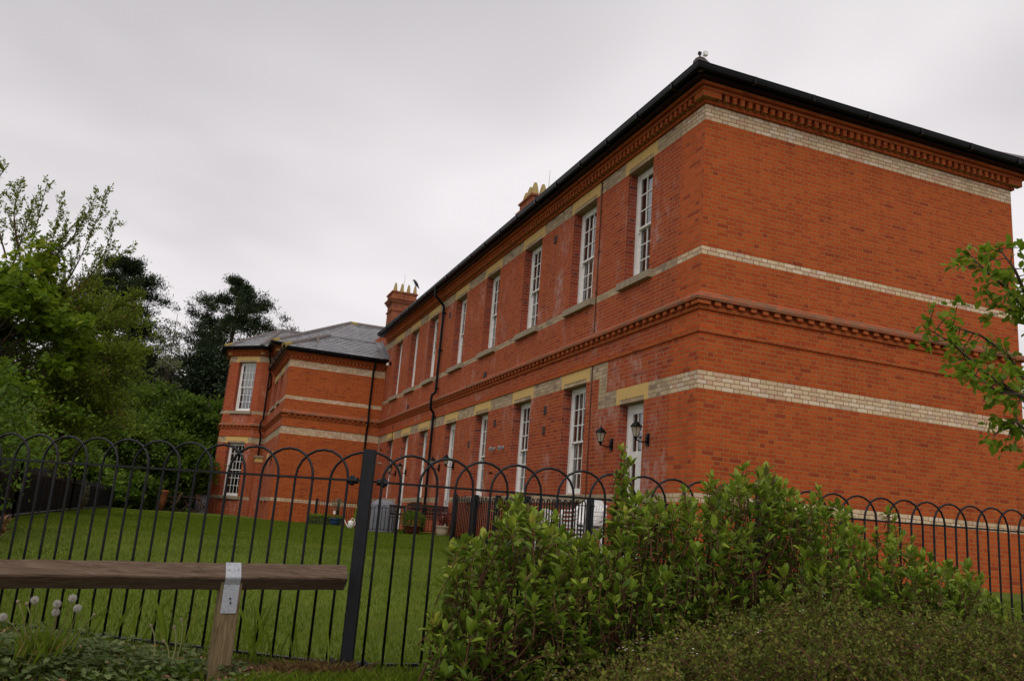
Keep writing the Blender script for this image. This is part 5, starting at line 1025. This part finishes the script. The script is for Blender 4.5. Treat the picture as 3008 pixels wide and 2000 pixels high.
pb = pxp(1060, 1480, 66); pine('dark pine showing only beside the far chimney', (pb[0], pb[1], .1), 15.2, .3, [(.6, 3.0, 9, .6), (.72, 2.7, 9, .6), (.84, 1.9, 8, .6), (.95, .8, 5, .5)], 9, 3, k_=40)
# background woodland trees
WL = dict(mat=F_WOOD, ln=.19, wd=.6, shape='kite', up=-.1, spread=.34); DL = dict(mat=F_DARK, ln=.24, wd=.6, shape='kite', up=-.1, spread=.36); BL_ = dict(mat=F_BIRCH, ln=.14, wd=.55, shape='kite', up=-.2, spread=.4)
def wtree(label, x, y, dist, top, rx, lf, n=46, k_=170, low=.25, g=None):
    c = pxp(x, y, dist); z0 = gz1(c[0], c[1]); tz = pxp(x, top, dist)[2]; mid = z0 + (tz - z0) * (low + 1) / 2; rz = (tz - z0) * (1 - low) / 2; branch_tree('broadleaf_tree', label, (c[0], c[1], z0), (c[0], c[1], tz - .3), (.018 if lf is not BL_ else .005) * (tz - z0), ell_clumps((c[0], c[1], mid), rx, rx, rz, n, rx * .34, k_, .2, .4), lf, M_BARK, group=g)
G_ = 'woodland trees at the far side of the lawn'
wtree('slim pale feathery tree between the two big pines', 492, 1100, 52, 895, .85, BL_, 40, 70, .3)
for i, (lab, x, d, top, rx, lf, low) in enumerate((
    ('mid green broadleaf tree directly right of the sallow, under the round pine', 400, 44, 1100, 2.0, WL, .05), ('bright green broadleaf tree beyond the railing, left of the terracotta planter', 300, 38, 1190, 1.9, WL, .02), ('broadleaf tree behind the folding chairs, left of the wing', 575, 46, 1140, 1.8, WL, .0), ('dark broadleaf tree beneath the layered pine', 590, 56, 1030, 2.6, DL, .1), ('dark broadleaf tree close against the wing wall', 650, 50, 1120, 1.7, DL, .0), ('dark broadleaf tree under the round pine, left half', 290, 60, 1060, 3.4, DL, .05), ('dark broadleaf tree between the pines at the wood edge', 470, 62, 1060, 3.2, DL, .05), ('dark tree behind the maple at the left edge', 120, 52, 980, 4.0, DL, .05), ('dark tree behind the maple, outermost left', -60, 48, 960, 4.0, DL, .05), ('broadleaf tree leaning over the far end of the boundary fence', 150, 30, 1290, 1.3, WL, .0), ('low green bush left of the terracotta planter', 392, 36, 1400, .8, WL, .0), ('light green bush behind the far patio table', 520, 40, 1270, 1.3, WL, .0))):
    wtree(lab, x, 1440, d, top, rx, lf, 56 if d > 40 else 48, 380, low, G_)
# the wood closing the view behind
n = 42000; a_ = rng.uniform(-260, 980, n); dd = rng.uniform(66, 76, n); yy = 1490 - (1490 - 1120 - 70 * np.sin(a_ / 90.0) - 30 * np.sin(a_ / 37.0)) * rng.random(n) ** .8; P = CAM + (FW + RT * ((a_ - 1504) / 2479.5)[:, None] - UP * ((yy - 1000) / 2479.5)[:, None]) * dd[:, None]
V, F, ow = leaves(P, rv(n) + [0, 0, -.2], rv(n), .62 * (.6 + .6 * rng.random(n)), .4, .15, 'kite'); o_ = np_obj('woodland', V, F, F_DARK, None, rng.random(n)[ow]); tag(o_, 'dark mass of far woodland closing the view behind the lawn', 'woodland', None, 'stuff')
# shrubs along the inside of the boundary fence
for lab, x, y, rad, h_ in (('overgrown bush hanging over the boundary fence at the left edge', -9.45, -.9, .65, 1.1), ('overgrown bush spilling over the boundary fence below the maple', -9.85, 2.6, .8, 1.3), ('overgrown bush over the boundary fence below the sallow', -10.2, 7.5, .8, 1.4), ('bush beyond the middle of the boundary fence', -10.9, 11.5, .9, 1.7)):
    branch_tree('hedgerow_bush', lab, (x - .5, y, gz1(x, y)), (x - .5, y, 1.4 * h_), .05, ell_clumps((x - .45, y, h_ * .95), rad, rad, h_ * .75, 22, .36, 170, .2, .3), dict(mat=F_SALLOW if y > 5 else F_WOOD, ln=.075, wd=.55, shape='kite', up=-.1, spread=.35), M_BARK, group='overgrown bushes along the boundary fence', cat='bush')
# -- fruit tree reaching in from the right
def right_tree():
    D0 = 5.4; base = (-.95, -7.8, gz1(-.95, -7.8)); t = thing('pear_tree', 'young fruit tree with fresh green leaves reaching in at the right edge', 'tree', base); b = MB(); tp = np.array(curve_pts(base, (-1.1, -7.8, 4.2), .06, 7)); b.tube(tp, list(np.linspace(.06, .02, 7)), 8); P, D = [], []
    limbs = [((3150, 1300), [(3010, 1175), (2900, 1100), (2800, 1010), (2725, 965)]), ((3150, 1220), [(3008, 1120), (2960, 1040), (2880, 985), (2800, 960)]), ((3160, 1000), [(3030, 930), (2960, 850), (2900, 800), (2845, 745)]), ((3160, 1000), [(3020, 880), (2980, 790), (2935, 730)]), ((3160, 1400), [(3050, 1300), (2990, 1240), (2950, 1240)]),  ((3150, 1250), [(3000, 1160), (2930, 1150), (2850, 1090)]), ((3160, 950), [(3060, 900), (2990, 915), (2930, 900)])]
    for (sx_, sy2), ps in limbs:
        dj = D0 + rng.uniform(-.25, .3); pts = [pxp(sx_, sy2, dj)] + [pxp(x, y, dj + rng.normal() * .06) for x, y in ps]; h = np.clip((pts[0][2] - base[2]) / 4.8, .1, .95); root = np.array([np.interp(h, np.linspace(0, 1, 7), tp[:, q]) for q in range(3)]); al = np.array([root] + pts); b.tube(al, list(np.linspace(.022, .0035, len(al))), 6)
        for p, q in zip(al[1:], al[2:]):
            for tt in np.linspace(0, 1, 5):
                c = p + (q - p) * tt; d = unit(unit(q - p) * .5 + rv(1)[0]); e_ = c + d * rng.uniform(.06, .16); b.tube([c, e_], [.004, .002], 4, cap=False); k_ = 9; P.append(e_ + rng.normal(size=(k_, 3)) * .022); D.append(unit(d * .6 + rv(k_) + [0, 0, -.25]))
        k_ = 12; P.append(al[-1] + rng.normal(size=(k_, 3)) * .02); D.append(unit(unit(al[-1] - al[-2]) * .8 + rv(k_)))
    for _ in range(34):          # the rest of the crown, beyond the frame
        c = np.array([-.55, -7.6, 2.3]) + rv(1)[0] * [.42, .7, 1.3] * rng.uniform(.5, 1); h = np.clip((c[2] - base[2]) / 4.8, .2, .95); root = np.array([np.interp(h, np.linspace(0, 1, 7), tp[:, q]) for q in range(3)]); b.tube(curve_pts(root, c, .05, 4), [.012, .008, .005, .003], 5, cap=False); k_ = 34; P.append(c + rng.normal(size=(k_, 3)) * .11); D.append(unit(rv(k_) + [0, 0, -.2]))
    b.build('trunk', M_BARK, t, True); P = np.concatenate(P); D = np.concatenate(D); n = len(P); ln = .066 * (.6 + .6 * rng.random(n)); V, F, ow = leaves(P, D, rng.normal(size=(n, 3)) * .5 + [0, 0, 1], ln, ln * .62, .14, 'oval'); np_obj('crown', V, F, F_RIGHT, t, rng.random(n)[ow])
right_tree()

# -- grass
def blades(name, label, x, y, h, w, mat, lean=.35, zoff=0.0, rn=None):
    n = len(x); z = gz(x, y) + zoff; a_ = rng.random(n) * 6.283; l_ = lean * rng.random(n) * h; dx, dy = np.cos(a_), np.sin(a_); b2 = rng.random(n) * 6.283; sx_, sy_ = np.cos(b2) * w / 2, np.sin(b2) * w / 2
    V = np.stack([np.stack([x - sx_, y - sy_, z - .01], 1), np.stack([x + sx_, y + sy_, z - .01], 1), np.stack([x + sx_ * .6 + dx * l_ * .4, y + sy_ * .6 + dy * l_ * .4, z + h * .6], 1), np.stack([x + dx * l_, y + dy * l_, z + h], 1)], 1).reshape(-1, 3)
    o = np_obj(name, V, np.arange(4 * n).reshape(-1, 4), mat, None, rng.random(n) if rn is None else rn); return tag(o, label, 'grass', None, 'stuff')
def fence_y(x): return np.where(x < -6.5, -6.714 + .698 * (-6.522 - x), -6.747)
n = 230000; X = rng.uniform(-12, 4, n); Y = -7 + 9.5 * rng.random(n) ** 1.35 + np.clip(-6.5 - X, 0, 3) * .6; kp = (Y > fence_y(X) - .02) & ~((X > -.02) & (Y > -.03)); X, Y = X[kp], Y[kp]
pat = np.clip(.48 + .16 * np.sin(X * 2.1 + Y) + .14 * np.sin(Y * 3.3 - X * 1.2) + .14 * np.sin(X * 6.7 + 2 * np.sin(Y * 5.1)) + rng.normal(size=len(X)) * .22, 0, .96); pat[rng.random(len(X)) < .012] = 1
blades('lawn_grass', 'short mown grass of the lawn inside the railings', X, Y, rng.uniform(.014, .034, len(X)) * (1 + .4 * pat), .0040, F_GRASS, .8, rn=pat)
n = 160000; X = rng.uniform(-12.5, 1, n); Y = rng.uniform(1.5, 24, n); kp = ~((X > -.02)) & ((X > -10.5)); X, Y = X[kp], Y[kp]; blades('far_lawn_grass', 'short mown grass of the lawn near the building', X, Y, rng.uniform(.02, .045, len(X)), .010, F_GRASS, .8, rn=np.clip(.45 + rng.normal(size=len(X)) * .2, 0, .95))
n = 2000; X = rng.uniform(-9.2, -5.9, n); Y = fence_y(X) + rng.normal(size=n) * .06 - .02; blades('fence_grass', 'longer uncut grass along the foot of the black railing', X, Y, rng.uniform(.02, .075, n) * (.5 + .6 * rng.random(n)), .0028, F_GRASS, .7)
n = 900; X = -6.72 + rng.normal(size=n) * .10; Y = -6.84 + rng.normal(size=n) * .04; blades('dry_grass', 'tuft of brown dry grass beside the square post', X, Y, rng.uniform(.02, .085, n), .0026, F_STRAW, 1.9)
n = 15000; X = np.concatenate([rng.uniform(-7.1, -5.8, 10000), rng.uniform(-9.2, -7.1, 5000)]); Y = np.concatenate([rng.uniform(-7.45, -6.95, 10000), fence_y(X[10000:]) - .15 - 1.2 * rng.random(5000)]); blades('verge_grass', 'short grass on the verge at the bottom of the frame', X, Y, rng.uniform(.02, .07, n), .004, F_GRASS, .9)
# tall thin grasses standing in the railing
t_n = 56;  X = np.concatenate([rng.normal(-6.90, .10, 28), rng.normal(-7.60, .3, 28)]); Y = fence_y(X) - .12 + rng.normal(size=t_n) * .05; blades('tall_grass', 'tall thin grass stems leaning in the railing', X, Y, rng.uniform(.12, .36, t_n), .0024, F_GRASS, .5)
# lobed ground-cover weeds
n = 8200; X = rng.uniform(-9.3, -7.05, n); Y = fence_y(X) - .10 - rng.random(n) ** .9 * 1.3; kp = (np.sin(X * 3.1 + 1) + np.sin(Y * 5.0 + X * 2) + rng.normal(size=n) * .6 > .15); X, Y = X[kp], Y[kp]; n = len(X); P = np.stack([X, Y, gz(X, Y) + .01 + .075 * rng.random(n)], 1)
V, F, ow = leaves(P, np.stack([*rng.normal(size=(2, n)), .1 + .2 * rng.random(n)], 1), rng.normal(size=(n, 3)) * .3 + [0, 0, 1], .018 + .022 * rng.random(n), .028, .14, 'palm'); o_ = np_obj('verge_weeds', V, F, F_WEED, None, rng.random(n)[ow]); tag(o_, 'low grey-green lobed weeds covering the verge at bottom left', 'weeds', None, 'stuff')
n = 800; X = np.concatenate([rng.normal(-6.96, .12, 200), rng.uniform(-9.0, -7.0, 600)]); Y = np.where(np.arange(n) < 200, rng.normal(-6.90, .08, n), fence_y(X) - .08 - 1.2 * rng.random(n)); P = np.stack([X, Y, gz(X, Y) + .006 + .02 * rng.random(n)], 1); V, F, ow = leaves(P, np.stack([*rng.normal(size=(2, n)), .1 + 0 * X], 1), rng.normal(size=(n, 3)) * .5 + [0, 0, 1], .03 + .035 * rng.random(n), .03, .25, 'oval'); o_ = np_obj('leaf_litter', V, F, F_DRY, None, rng.random(n)[ow]); tag(o_, 'brown dead leaves scattered around the foot of the wooden post', 'dead leaves', None, 'stuff')
def dock(label, x, y, n, ln):
    g = gz1(x, y); t = thing('dock_plant', label, 'weed', (x, y, g)); a_ = rng.random(n) * 6.283; P = np.tile([x, y, g], (n, 1)) + rng.normal(size=(n, 3)) * [.05, .04, .01]; V, F, ow = leaves(P, np.stack([np.cos(a_), np.sin(a_), .5 + .7 * rng.random(n)], 1), np.tile([0, 0, 1.0], (n, 1)) + rng.normal(size=(n, 3)) * .3, ln * (.6 + .5 * rng.random(n)), ln * .42, .1, 'oval'); np_obj('leaves', V, F, F_WOOD, t, (.5 + .5 * rng.random(n))[ow])
dock('broad-leaved dock plant at the left foot of the wooden post', -7.36, -6.86, 42, .10); dock('small broad-leaved dock plant on the verge, well left of the wooden post', -7.72, -6.80, 16, .08)
# dandelions
M_DAND = plain('dandelion_down', (.52, .48, .43), .9, var=.1); M_DST = plain('dandelion_stalk', (.20, .19, .06), .6)
def dandelion(label, head, root, clock=True, r=.021):
    g = gz1(root[0], root[1]); t = thing('dandelion', label, 'dandelion', (root[0], root[1], g), 'dandelions on the verge'); b = MB(); hd_ = np.array(head); rt_ = np.array([root[0], root[1], g - .02]); mid = (hd_ + rt_) / 2 + np.array([.02, 0, .03]); b.tube([rt_, (rt_ + mid) / 2 + [.006, 0, .01], mid, (mid + hd_) / 2 + [.004, 0, .008], hd_], [.004, .0036, .0032, .003, .003], 6); b.build('stalk', M_DST, t, True)
    if clock:
        n = 170; i = np.arange(n) + .5; ph = np.arccos(1 - 2 * i / n); th = math.pi * (1 + 5 ** .5) * i; d = np.stack([np.cos(th) * np.sin(ph), np.sin(th) * np.sin(ph), np.cos(ph)], 1); V1, F1, _ = leaves(hd_ + d * .004, d, rv(n), r * .86, .0009, 0, 'kite'); Vs, Fs = [V1], [F1]; m = len(V1)
        for j in range(5): e_ = unit(d * .5 + unit(np.cross(d, rv(n)))); V, F, _ = leaves(hd_ + d * r * .84, e_, d, r * .27, .0012, 0, 'kite'); Vs.append(V); Fs.append(F + m); m += len(V)
        np_obj('seed_head', np.concatenate(Vs), np.concatenate(Fs), M_DAND, t); b = MB(); b.lathe([(0, -.005), (.005, -.002), (.005, .003), (0, .005)], tuple(hd_), 8); b.build('core', M_STEM, t)
    else: b = MB(); b.lathe([(0, -.012), (.006, -.008), (.008, .0), (.006, .006), (0, .008)], tuple(hd_), 8); b.build('bald_head', plain('bald_head', (.28, .22, .14), .8), t)
for lab, h, rt in (('fluffy dandelion clock highest and rightmost under the rail', (-7.90, -6.66, -.055), (-8.0, -6.55)), ('fluffy dandelion clock at the left of the bunch under the rail', (-8.07, -6.62, -.075), (-8.05, -6.52)), ('largest fluffy dandelion clock, in the middle of the bunch', (-7.965, -6.65, -.085), (-8.0, -6.5)), ('fluffy dandelion clock lower right of the bunch', (-7.87, -6.67, -.10), (-7.95, -6.55)), ('fluffy dandelion clock lowest in the middle of the bunch', (-7.965, -6.64, -.125), (-8.02, -6.55)), ('half-bare drooping dandelion clock near the left frame edge', (-8.20, -6.57, -.165), (-8.06, -6.5))): dandelion(lab, h, rt, True, .0205)
for lab, h, rt in (('bare-headed dandelion stalk leaning left of the wooden post', (-7.52, -6.74, -.16), (-7.49, -6.80)), ('bare-headed dandelion stalk close to the wooden post', (-7.41, -6.76, -.16), (-7.41, -6.82)), ('short bare dandelion stalk between the dandelions and the wooden post', (-7.45, -6.78, -.225), (-7.42, -6.82)), ('tall brown bare dandelion stalk next to the wooden post', (-7.38, -6.70, -.13), (-7.39, -6.76)), ('bare dandelion stalk leaning right out of the bunch', (-7.79, -6.68, -.125), (-7.97, -6.55)), ('short bare dandelion stalk left of the bunch', (-8.15, -6.56, -.09), (-8.08, -6.52)), ('thin bare dandelion stalk upright behind the bunch', (-8.11, -6.55, -.10), (-8.07, -6.5))): dandelion(lab, h, rt, False)
n = 230; X = rng.normal(-8.02, .07, n); Y = rng.normal(-6.5, .05, n); blades('dandelion_grass', 'clump of yellow-green grass around the dandelions', X, Y, rng.uniform(.06, .20, n), .0032, F_GRASS, .6, rn=np.clip(rng.normal(.72, .25, n), 0, 1))
